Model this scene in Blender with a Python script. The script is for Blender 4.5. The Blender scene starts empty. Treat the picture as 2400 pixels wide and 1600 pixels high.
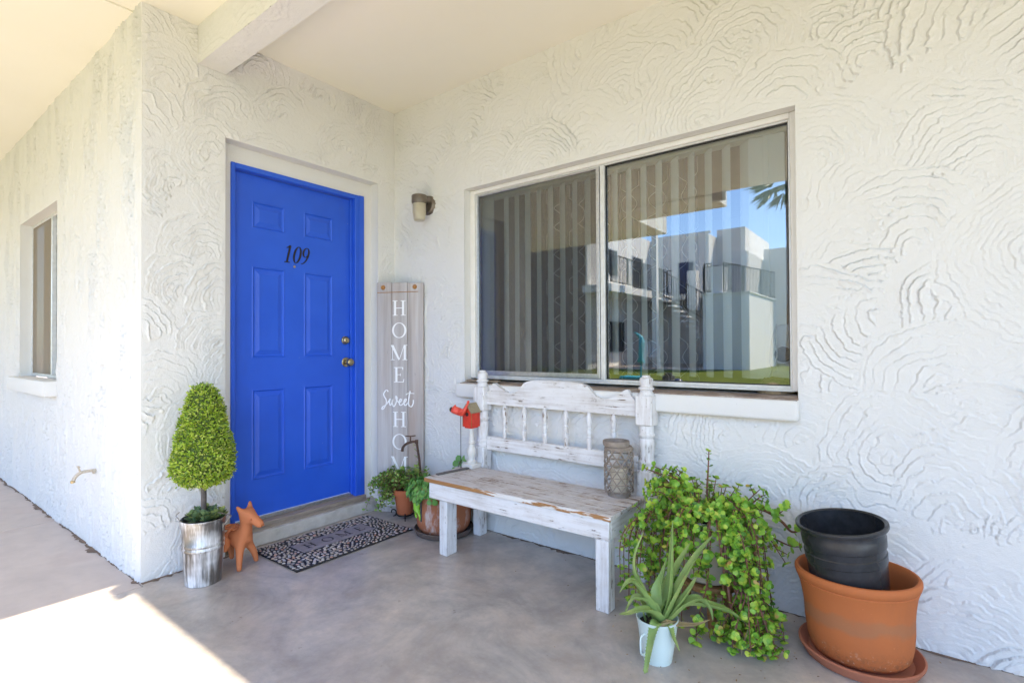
import bpy, bmesh, math, random
import numpy as np
from mathutils import Vector, Matrix

rnd = random.Random(7)
PI = math.pi
sc = bpy.context.scene
COL = sc.collection

# ------------------------------------------------------------------ camera, sky, sun, exposure
cam_d = bpy.data.cameras.new('camera')
cam = bpy.data.objects.new('camera', cam_d)
COL.objects.link(cam)
cam_d.sensor_width = 36.0
cam_d.lens = 1221.24 / 2400 * 36
cam_d.clip_start = 0.05
cam_d.clip_end = 400
YAW, PITCH, ROLL = 0.6547012, 0.0109070, -0.0051079
F = Vector((-math.sin(YAW), math.cos(YAW), 0)); R = Vector((math.cos(YAW), math.sin(YAW), 0)); U = Vector((0, 0, 1))
F2 = F * math.cos(PITCH) + U * math.sin(PITCH); U2 = U * math.cos(PITCH) - F * math.sin(PITCH)
R3 = R * math.cos(ROLL) + U2 * math.sin(ROLL); U3 = U2 * math.cos(ROLL) - R * math.sin(ROLL)
mw = Matrix((R3, U3, -F2)).transposed().to_4x4()
mw.translation = (3.035, -2.53, 1.155)
cam.matrix_world = mw
sc.camera = cam

SUN = Vector((1.30, -1.765, 2.89)).normalized()          # towards the sun
world = bpy.data.worlds.new('World')
sc.world = world
world.use_nodes = True
wn = world.node_tree
bg = wn.nodes['Background']
sky = wn.nodes.new('ShaderNodeTexSky')
sky.sky_type = 'NISHITA'
sky.sun_disc = False
sky.sun_elevation = math.asin(SUN.z)
sky.sun_rotation = math.atan2(SUN.x, SUN.y)
sky.altitude = 350
sky.air_density = 1.0
sky.dust_density = 0.8
sky.ozone_density = 6.0
wn.links.new(sky.outputs[0], bg.inputs[0])
bg.inputs[1].default_value = 0.15
sl = bpy.data.lights.new('sun', 'SUN')
sl.energy = 3.5
sl.angle = math.radians(0.6)
sl.color = (1.0, 0.89, 0.70)
so = bpy.data.objects.new('sun', sl)
COL.objects.link(so)
so.rotation_euler = SUN.to_track_quat('Z', 'Y').to_euler()
so.location = (0, -10, 12)
sc.view_settings.view_transform = 'Standard'
sc.view_settings.look = 'None'
sc.view_settings.gamma = 1
sc.view_settings.exposure = 2.28
sc.render.engine = 'CYCLES'
sc.cycles.max_bounces = 10
sc.cycles.diffuse_bounces = 6
sc.cycles.glossy_bounces = 4
sc.cycles.transparent_max_bounces = 16
sc.cycles.use_denoising = True

# ------------------------------------------------------------------ materials
class NT:
    def __init__(s, name):
        s.m = bpy.data.materials.new(name)
        s.m.use_nodes = True
        s.t = s.m.node_tree
        s.b = s.t.nodes['Principled BSDF']
    def n(s, typ, **kw):
        nd = s.t.nodes.new('ShaderNode' + typ)
        for k, v in kw.items():
            if k.startswith('i_'):
                nd.inputs[k[2:].replace('_', ' ')].default_value = v
            else:
                setattr(nd, k, v)
        return nd
    def l(s, a, b): s.t.links.new(a, b)
    def coord(s, scale=(1, 1, 1), kind='Object', rot=(0, 0, 0)):
        c = s.n('TexCoord'); mp = s.n('Mapping')
        mp.inputs['Scale'].default_value = scale
        mp.inputs['Rotation'].default_value = rot
        s.l(c.outputs[kind], mp.inputs[0])
        return mp.outputs[0]
    def noise(s, vec, scale, detail=4, rough=0.6, dist=0):
        x = s.n('TexNoise'); x.inputs['Scale'].default_value = scale
        x.inputs['Detail'].default_value = detail; x.inputs['Roughness'].default_value = rough
        x.inputs['Distortion'].default_value = dist
        s.l(vec, x.inputs['Vector']); return x.outputs['Fac']
    def ramp(s, fac, stops):
        r = s.n('ValToRGB'); e = r.color_ramp.elements
        while len(e) < len(stops): e.new(0.5)
        for q, (p, c) in zip(e, stops):
            q.position = p; q.color = (c[0], c[1], c[2], 1) if hasattr(c, '__len__') else (c, c, c, 1)
        s.l(fac, r.inputs[0]); return r.outputs[0]
    def mix(s, fac, a, b):
        m = s.n('Mix', data_type='RGBA')
        for v, i in ((fac, 0), (a, 6), (b, 7)):
            if hasattr(v, 'default_value'): s.l(v, m.inputs[i])
            else: m.inputs[i].default_value = v if i == 0 else (v[0], v[1], v[2], 1)
        return m.outputs[2]
    def math(s, op, a, b=None, clamp=False):
        m = s.n('Math', operation=op, use_clamp=clamp)
        for v, i in ((a, 0), (b, 1)):
            if v is None: continue
            if hasattr(v, 'default_value'): s.l(v, m.inputs[i])
            else: m.inputs[i].default_value = v
        return m.outputs[0]
    def bump(s, h, strength=0.3, dist=0.01):
        b = s.n('Bump'); b.inputs['Strength'].default_value = strength; b.inputs['Distance'].default_value = dist
        s.l(h, b.inputs['Height']); s.l(b.outputs[0], s.b.inputs['Normal'])
    def base(s, v):
        if hasattr(v, 'default_value'): s.l(v, s.b.inputs['Base Color'])
        else: s.b.inputs['Base Color'].default_value = (v[0], v[1], v[2], 1)
    def set(s, rough=None, metal=None, spec=None, **kw):
        for k, v in (('Roughness', rough), ('Metallic', metal), ('Specular IOR Level', spec)):
            if v is None: continue
            if hasattr(v, 'default_value'): s.l(v, s.b.inputs[k])
            else: s.b.inputs[k].default_value = v
        for k, v in kw.items(): s.b.inputs[k.replace('_', ' ')].default_value = v
        return s

def simple(name, c1, c2=None, scale=20, rough=0.6, metal=0.0, bump=0.0, bdist=0.003, stretch=(1, 1, 1), spec=0.5):
    t = NT(name); v = t.coord(stretch)
    nz = t.noise(v, scale, 5)
    c2 = c2 or tuple(x * 0.8 for x in c1)
    t.base(t.ramp(nz, [(0.3, c2), (0.68, c1)]))
    t.set(rough, metal, spec)
    if bump: t.bump(t.noise(v, scale * 3, 4), bump, bdist)
    return t.m

M = {}
def stucco(name, c1, c2):
    t = NT(name); v = t.coord()
    big = t.noise(v, 1.7, 4); mid = t.noise(v, 14, 5)
    c = t.mix(t.math('MULTIPLY', big, 1.0), c1, c2)
    spots = t.ramp(t.noise(v, 46, 3), [(0.70, 0.0), (0.78, 0.35)])
    c = t.mix(spots, c, tuple(x * 0.75 for x in c2))
    t.base(c); t.set(0.75, spec=0.25)
    t.bump(t.math('ADD', t.noise(v, 190, 3), t.math('MULTIPLY', mid, 1.2)), 0.45, 0.004)
    return t.m
M['stucco'] = stucco('painted_stucco', (0.74, 0.735, 0.715), (0.70, 0.69, 0.665))
M['ceiling'] = simple('ceiling_paint', (0.82, 0.795, 0.70), (0.795, 0.765, 0.665), 1.2, 0.7, bump=0.12, spec=0.2)
t = NT('sill_dirt'); v = t.coord()
t.base(t.ramp(t.noise(v, 9, 6, 0.7), [(0.3, (0.20, 0.15, 0.12)), (0.55, (0.36, 0.29, 0.24)), (0.75, (0.6, 0.56, 0.5))]))
t.set(0.85, spec=0.2); t.bump(t.noise(v, 60, 5), 0.6, 0.006); M['sill'] = t.m

t = NT('stained_concrete'); v = t.coord()
a = t.noise(v, 2.1, 6, 0.7, 0.8); b = t.noise(v, 6.5, 6, 0.7); c3 = t.noise(v, 90, 3)
c = t.ramp(a, [(0.32, (0.26, 0.235, 0.215)), (0.45, (0.40, 0.36, 0.325)), (0.55, (0.49, 0.43, 0.38)), (0.68, (0.59, 0.495, 0.41))])
c = t.mix(t.ramp(b, [(0.42, 0.0), (0.7, 0.6)]), c, (0.24, 0.225, 0.22))
c = t.mix(t.ramp(t.noise(v, 34, 3), [(0.70, 0.0), (0.74, 0.5)]), c, (0.42, 0.40, 0.38))
c = t.mix(t.ramp(t.noise(v, 95, 2), [(0.735, 0.0), (0.755, 0.75)]), c, (0.62, 0.60, 0.57))
c = t.mix(t.ramp(t.noise(v, 70, 3), [(0.70, 0.0), (0.74, 0.6)]), c, (0.15, 0.13, 0.12))
c = t.mix(t.ramp(t.noise(t.coord(), 2.6, 5, 0.7, 1.0), [(0.45, 0.0), (0.65, 0.45)]), c, (0.34, 0.27, 0.22))
t.base(c); t.set(t.ramp(b, [(0.3, 0.26), (0.7, 0.46)]), spec=0.5)
t.bump(t.math('ADD', c3, t.math('MULTIPLY', b, 2.0)), 0.12, 0.004); M['floor'] = t.m
t = NT('walkway_concrete'); v = t.coord()
a = t.noise(v, 1.6, 6, 0.65, 0.5)
c = t.ramp(a, [(0.25, (0.43, 0.36, 0.325)), (0.55, (0.53, 0.45, 0.40)), (0.8, (0.50, 0.39, 0.335))])
c = t.mix(t.ramp(t.noise(v, 7, 5), [(0.45, 0.0), (0.75, 0.5)]), c, (0.39, 0.33, 0.30))
t.base(c); t.set(0.55, spec=0.35); t.bump(t.noise(v, 80, 4), 0.15, 0.004); M['walk'] = t.m

t = NT('blue_door_paint'); v = t.coord()
dc = (t.ramp(t.noise(v, 2.2, 3), [(0.3, (0.016, 0.092, 0.60)), (0.7, (0.024, 0.115, 0.68))]))
dc = t.mix(t.ramp(t.noise(v, 52, 2), [(0.765, 0.0), (0.775, 0.7)]), dc, (0.35, 0.42, 0.65))
dc = t.mix(t.ramp(t.noise(t.coord((1, 1, .3)), 5, 5, .7), [(0.55, 0.0), (0.8, 0.3)]), dc, (0.03, 0.07, 0.36))
t.base(dc); t.set(t.ramp(t.noise(v, 7, 5), [(0.3, 0.32), (0.7, 0.5)]), spec=0.45); t.bump(t.noise(v, 260, 2), 0.06, 0.001); M['door'] = t.m
M['alu'] = simple('white_aluminium', (0.72, 0.72, 0.70), (0.6, 0.6, 0.58), 30, 0.4, 0.25)
M['bare_alu'] = simple('bare_aluminium', (0.6, 0.6, 0.6), (0.45, 0.45, 0.46), 60, 0.35, 0.85)
M['white_wood'] = simple('white_trim', (0.78, 0.76, 0.73), (0.73, 0.71, 0.67), 16, 0.55, bump=0.15)
M['gasket'] = simple('black_gasket', (0.02, 0.02, 0.02), rough=0.5)
M['brass'] = simple('aged_brass', (0.52, 0.42, 0.24), (0.40, 0.33, 0.2), 40, 0.28, 1.0)
M['black'] = simple('blackened_metal', (0.016, 0.013, 0.011), (0.03, 0.022, 0.015), 60, 0.45, 0.3)
M['threshold'] = simple('worn_threshold_wood', (0.34, 0.28, 0.23), (0.22, 0.18, 0.15), 12, 0.6, bump=0.2, stretch=(6, 1, 6))
M['step'] = simple('painted_concrete_step', (0.56, 0.53, 0.5), (0.40, 0.365, 0.33), 11, 0.8, bump=0.6, bdist=0.006)

def worn_white(name, axis, wear=0.60, paint=(0.79, 0.78, 0.78), wood=(0.16, 0.105, 0.07), spk=0.70, tan=(0.44, 0.385, 0.34)):
    def stv(a, b): q = [a, a, a]; q[axis] = b; return tuple(q)
    t = NT(name); v = t.coord(stv(95, 6)); v2 = t.coord(); v3 = t.coord(stv(160, 22))
    g = t.noise(v, 1.0, 5, 0.65); p = t.noise(v2, 7.0, 5, 0.7)
    s = t.math('ADD', t.math('MULTIPLY', g, 0.62), t.math('MULTIPLY', p, 0.42))
    mask = t.ramp(s, [(wear, 0.0), (wear + 0.04, 1.0)])
    pc = t.mix(t.noise(v2, 9, 4), paint, tuple(x * 0.84 for x in paint))
    thin = t.ramp(t.math('ADD', t.math('MULTIPLY', t.noise(v, 0.7, 5), 0.6), t.math('MULTIPLY', p, 0.4)), [(0.46, 0.0), (0.62, 0.55)])
    pc = t.mix(thin, pc, tan)
    dots = t.ramp(t.noise(v3, 1.0, 3), [(spk, 0.0), (spk + 0.03, 0.9)])
    c = t.mix(mask, pc, wood); c = t.mix(dots, c, (0.06, 0.045, 0.035))
    t.base(c); t.set(0.55, spec=0.35)
    t.bump(t.math('SUBTRACT', t.math('MULTIPLY', g, 0.6), t.math('ADD', mask, dots)), 0.45, 0.002)
    return t.m
for i, ax in enumerate('xyz'):
    M['worn_' + ax] = worn_white('distressed_white_wood_' + ax, i)
M['seat'] = worn_white('distressed_seat_wood', 0, 0.565, (0.66, 0.63, 0.62), (0.22, 0.14, 0.09), 0.66, (0.45, 0.34, 0.25))
t = NT('bare_orange_wood'); v = t.coord((4, 40, 40))
fl = t.ramp(t.noise(t.coord((9, 60, 60)), 1, 5), [(0.43, 0.0), (0.50, 1.0)])
gx = t.n('SeparateXYZ'); t.l(t.coord(), gx.inputs[0])
fl = t.math('MULTIPLY', fl, t.ramp(t.math('ADD', gx.outputs[0], 0.6), [(0.32, 0.0), (0.5, 1.0)]))
t.base(t.mix(fl, t.mix(t.noise(v, 1, 4), (0.40, 0.20, 0.07), (0.27, 0.125, 0.045)), (0.7, 0.68, 0.65))); t.set(0.5); M['orange'] = t.m

t = NT('grey_washed_plank'); v = t.coord((22, 22, 0.9)); v2 = t.coord((6, 6, 0.6))
c = t.ramp(t.noise(v, 1.0, 6, 0.65), [(0.3, (0.36, 0.325, 0.31)), (0.5, (0.48, 0.45, 0.44)), (0.72, (0.58, 0.56, 0.55))])
c = t.mix(t.ramp(t.noise(v2, 1.0, 4), [(0.50, 0.0), (0.68, 0.6)]), c, (0.38, 0.275, 0.21))
c = t.mix(t.ramp(t.noise(t.coord((40, 40, 12)), 1, 3), [(0.72, 0.0), (0.78, 0.6)]), c, (0.2, 0.17, 0.15))
t.base(c); t.set(0.65, spec=0.3); t.bump(t.noise(v, 2, 4), 0.2, 0.002); M['plank'] = t.m
M['letter'] = simple('white_letter_paint', (0.88, 0.88, 0.88), (0.84, 0.84, 0.84), 50, 0.6)
M['peg'] = simple('amber_knot', (0.45, 0.21, 0.045), (0.28, 0.12, 0.03), 60, 0.45)

def clay(name, c1, c2, bloom=None, scale=7, rough=0.75, band=None):
    t = NT(name); v = t.coord()
    c = t.mix(t.noise(v, scale, 5), c1, c2)
    if bloom:
        w = t.ramp(t.noise(t.coord((1, 1, 0.35)), 16, 6, 0.7), [(0.52, 0.0), (0.66, 0.75)])
        c = t.mix(w, c, bloom)
    if band:
        z0, z1, cc = band
        gx = t.n('SeparateXYZ'); t.l(t.coord(), gx.inputs[0])
        zz = t.math('ADD', gx.outputs[2], t.math('MULTIPLY', t.math('SUBTRACT', t.noise(v, 11, 5), 0.5), 0.07))
        k = t.ramp(zz, [(z0, 0.0), (z0 + 0.02, 0.45), (z1 - 0.012, 0.38), (z1, 0.0)])
        c = t.mix(k, c, cc)
    if band:
        k2 = t.ramp(gx.outputs[2], [(0.0, 1.0), (0.05, 0.55), (0.085, 0.0)])
        c = t.mix(t.math('MULTIPLY', k2, t.ramp(t.noise(v, 45, 5, 0.75), [(0.48, 0.0), (0.6, 0.8)])), c, (0.22, 0.09, 0.04))
        c = t.mix(t.math('MULTIPLY', k2, t.ramp(t.noise(v, 70, 5, 0.75), [(0.58, 0.0), (0.66, 0.8)])), c, (0.60, 0.42, 0.30))
        c = t.mix(t.ramp(t.noise(t.coord((1, 1, .25)), 9, 6, .7), [(0.5, 0.0), (0.75, 0.35)]), c, (0.34, 0.12, 0.05))
    fine = t.ramp(t.noise(v, 120, 3), [(0.68, 0.0), (0.76, 0.35)])
    c = t.mix(fine, c, tuple(min(1, x * 1.5 + 0.05) for x in c1))
    t.base(c); t.set(rough, spec=0.25); t.bump(t.noise(v, 70, 5), 0.15, 0.002)
    return t.m
M['terra'] = clay('terracotta', (0.54, 0.165, 0.05), (0.42, 0.12, 0.038), scale=4, band=(0.125, 0.185, (0.27, 0.16, 0.09)))
M['terra_in'] = clay('terracotta_saucer', (0.44, 0.165, 0.095), (0.34, 0.125, 0.07))
M['terra_old'] = clay('weathered_terracotta', (0.44, 0.155, 0.07), (0.30, 0.11, 0.055), bloom=(0.55, 0.48, 0.45))
M['terra_small'] = clay('small_pot_terracotta', (0.50, 0.15, 0.065), (0.42, 0.125, 0.055))
M['terra_dk'] = clay('saucer_stoneware', (0.155, 0.115, 0.095), (0.10, 0.075, 0.065))
M['donkey'] = clay('figurine_clay', (0.58, 0.20, 0.085), (0.50, 0.165, 0.065), scale=14)
M['soil'] = simple('potting_soil', (0.05, 0.035, 0.025), (0.02, 0.015, 0.01), 60, 0.95, bump=0.8, bdist=0.01)
M['black_plastic'] = simple('black_nursery_plastic', (0.018, 0.019, 0.021), (0.03, 0.032, 0.036), 25, 0.27, bump=0.05)
M['mint'] = simple('mint_enamel', (0.66, 0.77, 0.73), (0.63, 0.74, 0.70), 8, 0.28, spec=0.5)
t = NT('galvanised_streaks'); v = t.coord((38, 38, 2.0)); v2 = t.coord((3, 3, 4))
g = t.noise(v, 1.0, 5, 0.7); h = t.noise(v2, 1.4, 3)
w = t.ramp(t.math('ADD', t.math('MULTIPLY', g, 0.6), t.math('MULTIPLY', h, 0.5)), [(0.50, 0.0), (0.66, 1.0)])
t.base(t.mix(w, (0.27, 0.265, 0.26), (0.78, 0.78, 0.79))); t.set(t.ramp(w, [(0, 0.33), (1, 0.6)]), t.ramp(w, [(0, 0.95), (1, 0.15)]))
M['galv'] = t.m
M['wire'] = simple('steel_wire', (0.35, 0.34, 0.33), (0.25, 0.24, 0.23), 80, 0.4, 0.9)
M['rust'] = simple('rusty_iron', (0.14, 0.075, 0.05), (0.07, 0.045, 0.035), 60, 0.7, 0.4, bump=0.3)
M['stem_brown'] = simple('reddish_stem', (0.20, 0.075, 0.045), (0.13, 0.05, 0.03), 70, 0.6)
M['stem_grey'] = simple('dark_trunk', (0.10, 0.085, 0.075), (0.06, 0.05, 0.045), 50, 0.7)

def leafmat(name, stops, rough=0.4, trans=0.25, spec=0.4):
    t = NT(name)
    g = t.n('NewGeometry')
    c = t.ramp(g.outputs['Random Per Island'], stops)
    t.base(c); t.set(rough, spec=spec)
    tr = t.n('BsdfTranslucent'); t.l(c, tr.inputs['Color'])
    mx = t.n('MixShader'); mx.inputs[0].default_value = trans
    t.l(t.b.outputs[0], mx.inputs[1]); t.l(tr.outputs[0], mx.inputs[2])
    t.l(mx.outputs[0], t.t.nodes['Material Output'].inputs[0])
    return t.m
M['bush'] = leafmat('jade_leaves', [(0.0, (0.08, 0.20, 0.04)), (0.12, (0.16, 0.36, 0.04)), (0.45, (0.28, 0.52, 0.06)), (0.8, (0.44, 0.62, 0.07)), (0.96, (0.60, 0.66, 0.10)), (1.0, (0.50, 0.26, 0.10))], trans=.35)
M['bush_small'] = leafmat('small_succulent_leaves', [(0.0, (0.12, 0.26, 0.05)), (0.5, (0.22, 0.38, 0.07)), (1.0, (0.42, 0.50, 0.12))])
M['round_leaf'] = leafmat('round_leaves', [(0.0, (0.10, 0.28, 0.06)), (1.0, (0.22, 0.44, 0.10))])
M['box_leaf'] = leafmat('boxwood_leaves', [(0.0, (0.08, 0.13, 0.04)), (0.25, (0.22, 0.36, 0.035)), (0.65, (0.42, 0.56, 0.035)), (1.0, (0.58, 0.62, 0.16))], 0.45, 0.25)
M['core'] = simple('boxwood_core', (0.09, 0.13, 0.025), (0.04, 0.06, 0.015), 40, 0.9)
M['hen'] = leafmat('rosette_leaves', [(0.0, (0.10, 0.17, 0.09)), (0.6, (0.20, 0.29, 0.12)), (1.0, (0.45, 0.50, 0.16))])
t = NT('aloe_skin'); v = t.coord((3, 3, 3))
c = t.ramp(t.noise(v, 3.0, 4), [(0.3, (0.17, 0.28, 0.075)), (0.55, (0.26, 0.36, 0.11)), (0.75, (0.42, 0.46, 0.16))])
c = t.mix(t.ramp(t.noise(v, 9, 4), [(0.62, 0.0), (0.75, 0.6)]), c, (0.36, 0.29, 0.11))
t.base(c); t.set(0.45, spec=0.4); M['aloe'] = t.m
M['aloe_dry'] = simple('dry_aloe', (0.42, 0.33, 0.17), (0.26, 0.19, 0.1), 12, 0.6)
M['litter'] = leafmat('dry_litter', [(0.0, (0.12, 0.07, 0.03)), (0.6, (0.32, 0.2, 0.08)), (1.0, (0.6, 0.52, 0.4))], 0.8, 0.05)
M['bamboo'] = simple('woven_greige_strips', (0.32, 0.26, 0.21), (0.22, 0.18, 0.145), 40, 0.65, bump=0.2)
M['candle'] = simple('candle_wax', (0.62, 0.55, 0.43), (0.56, 0.49, 0.38), 20, 0.5)
M['red'] = simple('red_paint', (0.66, 0.045, 0.02), (0.52, 0.03, 0.015), 40, 0.45)
M['bird_red'] = simple('cardinal_red', (0.78, 0.10, 0.06), (0.62, 0.05, 0.035), 70, 0.4)
M['tan_roof'] = simple('tan_roof', (0.34, 0.28, 0.17), (0.26, 0.21, 0.13), 60, 0.7)
M['yellow'] = simple('beak_yellow', (0.75, 0.48, 0.05), rough=0.4)
M['ped'] = simple('cream_pedestal', (0.70, 0.68, 0.64), (0.6, 0.58, 0.54), 30, 0.55)
M['dark_wood'] = simple('weathered_slat', (0.14, 0.125, 0.115), (0.08, 0.07, 0.065), 10, 0.7, stretch=(30, 2, 30), bump=0.2)
M['tan_slat'] = simple('tan_slat', (0.30, 0.23, 0.16), (0.22, 0.17, 0.12), 10, 0.7, stretch=(2, 30, 30))
M['leg_wood'] = simple('stand_wood', (0.34, 0.18, 0.07), (0.22, 0.11, 0.04), 8, 0.55, stretch=(20, 20, 2))
M['beige_pot'] = simple('beige_ceramic', (0.52, 0.45, 0.36), (0.46, 0.39, 0.31), 9, 0.5)
M['green_glaze'] = leafmat('green_glaze', [(0, (0.05, 0.30, 0.06)), (1, (0.30, 0.55, 0.05))], 0.2, 0.0)
M['rubber'] = simple('black_rubber', (0.012, 0.012, 0.013), (0.02, 0.02, 0.02), 60, 0.6)
t = NT('pebble'); oi = t.n('ObjectInfo')
pebramp = [(0.0, (0.17, 0.15, 0.16)), (0.2, (0.30, 0.27, 0.26)), (0.42, (0.42, 0.37, 0.33)), (0.6, (0.30, 0.24, 0.2)), (0.8, (0.36, 0.34, 0.37)), (0.93, (0.40, 0.21, 0.155)), (1.0, (0.5, 0.46, 0.4))]
t.base(t.ramp(oi.outputs['Random'], pebramp)); t.set(0.55, spec=0.3); M['pebble'] = t.m
t = NT('pebble_field'); gi = t.n('NewGeometry')
t.base(t.ramp(gi.outputs['Random Per Island'], pebramp)); t.set(0.55, spec=0.3); M['pebble_field'] = t.m
M['plaque'] = simple('mat_plaque', (0.27, 0.24, 0.26), (0.20, 0.18, 0.2), 14, 0.7, bump=0.2)
M['lampmetal'] = simple('bronze_lamp_metal', (0.20, 0.165, 0.13), (0.15, 0.125, 0.1), 30, 0.4, 0.5)
t = NT('frosted_jar_glass'); t.base((0.66, 0.60, 0.45)); t.set(0.3, spec=0.5, Transmission_Weight=0.35); M['jar'] = t.m
M['bibmetal'] = simple('painted_brass_tap', (0.58, 0.52, 0.43), (0.42, 0.34, 0.25), 70, 0.5, 0.2, bump=0.3)

t = NT('window_glass')
fr = t.n('Fresnel'); fr.inputs[0].default_value = 2.6
g = t.n('BsdfGlossy'); g.inputs['Roughness'].default_value = 0.0; g.inputs['Color'].default_value = (1, 1, 1, 1)
tr = t.n('BsdfTransparent'); tr.inputs['Color'].default_value = (0.95, 0.97, 0.96, 1)
mx = t.n('MixShader'); t.l(fr.outputs[0], mx.inputs[0]); t.l(tr.outputs[0], mx.inputs[1]); t.l(g.outputs[0], mx.inputs[2])
t.l(mx.outputs[0], t.t.nodes['Material Output'].inputs[0]); M['glass'] = t.m
t = NT('insect_mesh')
d = t.n('BsdfDiffuse'); d.inputs['Color'].default_value = (0.12, 0.115, 0.11, 1)
tr = t.n('BsdfTransparent'); mx = t.n('MixShader'); mx.inputs[0].default_value = 0.32
t.l(tr.outputs[0], mx.inputs[1]); t.l(d.outputs[0], mx.inputs[2]); t.l(mx.outputs[0], t.t.nodes['Material Output'].inputs[0]); M['screen'] = t.m
def thin_cloth(name, c, opacity, tl=0.3):
    t = NT(name)
    d = t.n('BsdfDiffuse'); d.inputs['Color'].default_value = (*c, 1)
    q = t.n('BsdfTranslucent'); q.inputs['Color'].default_value = (*c, 1)
    m1 = t.n('MixShader'); m1.inputs[0].default_value = tl; t.l(d.outputs[0], m1.inputs[1]); t.l(q.outputs[0], m1.inputs[2])
    tr = t.n('BsdfTransparent'); mx = t.n('MixShader'); mx.inputs[0].default_value = opacity
    t.l(tr.outputs[0], mx.inputs[1]); t.l(m1.outputs[0], mx.inputs[2]); t.l(mx.outputs[0], t.t.nodes['Material Output'].inputs[0])
    return t.m
M['blind'] = thin_cloth('blind_vinyl', (0.93, 0.94, 0.88), 1.0, 0.06)
M['sheer'] = thin_cloth('white_sheer', (0.80, 0.80, 0.80), 0.85)
M['curtain'] = simple('grey_curtain_cloth', (0.13, 0.12, 0.13), (0.095, 0.09, 0.095), 6, 0.9)
M['trellis'] = simple('white_embroidery', (0.72, 0.72, 0.72), rough=0.8)
M['room'] = simple('dim_room_paint', (0.55, 0.52, 0.47), (0.50, 0.47, 0.43), 3, 0.9)
M['roomfloor'] = simple('room_carpet', (0.12, 0.10, 0.085), (0.09, 0.075, 0.065), 20, 0.95)
M['plastic_white'] = simple('white_plastic', (0.75, 0.75, 0.74), (0.7, 0.7, 0.69), 10, 0.4)
M['basket'] = simple('tan_wicker', (0.42, 0.30, 0.17), (0.26, 0.18, 0.1), 60, 0.8, bump=0.5)
t = NT('lawn_grass'); v = t.coord()
t.base(t.ramp(t.noise(v, 1.3, 7, 0.7), [(0.3, (0.10, 0.135, 0.025)), (0.6, (0.15, 0.185, 0.03)), (0.8, (0.23, 0.235, 0.06))]))
t.set(0.9, spec=0.1); t.bump(t.noise(v, 60, 4), 0.8, 0.03); M['lawn'] = t.m
M['far_stucco'] = simple('far_stucco', (0.84, 0.82, 0.78), (0.80, 0.78, 0.74), 0.8, 0.85, bump=0.15, bdist=0.02)
M['grey_stucco'] = simple('grey_stucco', (0.33, 0.315, 0.31), (0.29, 0.28, 0.275), 0.8, 0.85)
M['shade_toned_stucco'] = simple('shade_toned_stucco', (0.15, 0.125, 0.105), (0.12, 0.10, 0.085), 0.8, 0.85)  # dark brown carries the shade under the far balconies
M['railing'] = simple('black_railing', (0.03, 0.028, 0.028), rough=0.5)
M['palm_leaf'] = leafmat('palm_fronds', [(0, (0.09, 0.12, 0.03)), (1, (0.2, 0.22, 0.07))])
M['palm_trunk'] = simple('palm_trunk', (0.32, 0.25, 0.18), (0.2, 0.15, 0.11), 6, 0.9, bump=0.6, bdist=0.03)
M['turq'] = simple('turquoise_paint', (0.05, 0.42, 0.52), (0.04, 0.35, 0.45), 8, 0.45)
M['navy'] = simple('navy_glaze', (0.02, 0.035, 0.12), rough=0.3)
M['dark_glass'] = NT('dark_window_glass').set(0.08, spec=0.6).m
M['dark_glass'].node_tree.nodes['Principled BSDF'].inputs['Base Color'].default_value = (0.05, 0.055, 0.06, 1)

# ------------------------------------------------------------------ object helpers
def link(name, me, parent=None, mat=None, smooth=None):
    o = bpy.data.objects.new(name, me); COL.objects.link(o)
    if mat is not None and not me.materials: me.materials.append(mat)
    if parent is not None: o.parent = parent
    return o
def finish(name, bm, mat, parent=None, smooth=40):
    bmesh.ops.recalc_face_normals(bm, faces=bm.faces[:])
    me = bpy.data.meshes.new(name); bm.to_mesh(me); bm.free()
    if smooth:
        me.polygons.foreach_set('use_smooth', [True] * len(me.polygons))
        if smooth < 180: me.set_sharp_from_angle(angle=math.radians(smooth))
    return link(name, me, parent, mat)
def tag(o, label=None, cat=None, group=None, kind=None):
    if label: o['label'] = label
    if cat: o['category'] = cat
    if group: o['group'] = group
    if kind: o['kind'] = kind
    return o
def thing(name, label, cat, loc=(0, 0, 0), rz=0.0, group=None):
    o = bpy.data.objects.new(name, None); COL.objects.link(o)
    o.empty_display_size = 0.05; o.location = loc; o.rotation_euler = (0, 0, rz)
    return tag(o, label, cat, group)
def struct(o, label=None): return tag(o, label, kind='structure')
def BM(): return bmesh.new()
def box(bm, lo, hi, bev=0.0, mat4=None, seg=1):
    lo = Vector(lo); hi = Vector(hi); c = (lo + hi) / 2; s = hi - lo
    m = Matrix.Translation(c) @ Matrix.Diagonal((s.x, s.y, s.z, 1))
    r = bmesh.ops.create_cube(bm, size=1.0, matrix=m)
    vs = r['verts']
    if bev > 0:
        es = list({e for v in vs for e in v.link_edges})
        rr = bmesh.ops.bevel(bm, geom=es, offset=bev, segments=seg, affect='EDGES', profile=0.6)
        vs = list({v for f in rr['faces'] for v in f.verts} | {v for v in vs if v.is_valid})
    if mat4 is not None: bmesh.ops.transform(bm, matrix=mat4, verts=vs)
    return vs
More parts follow.
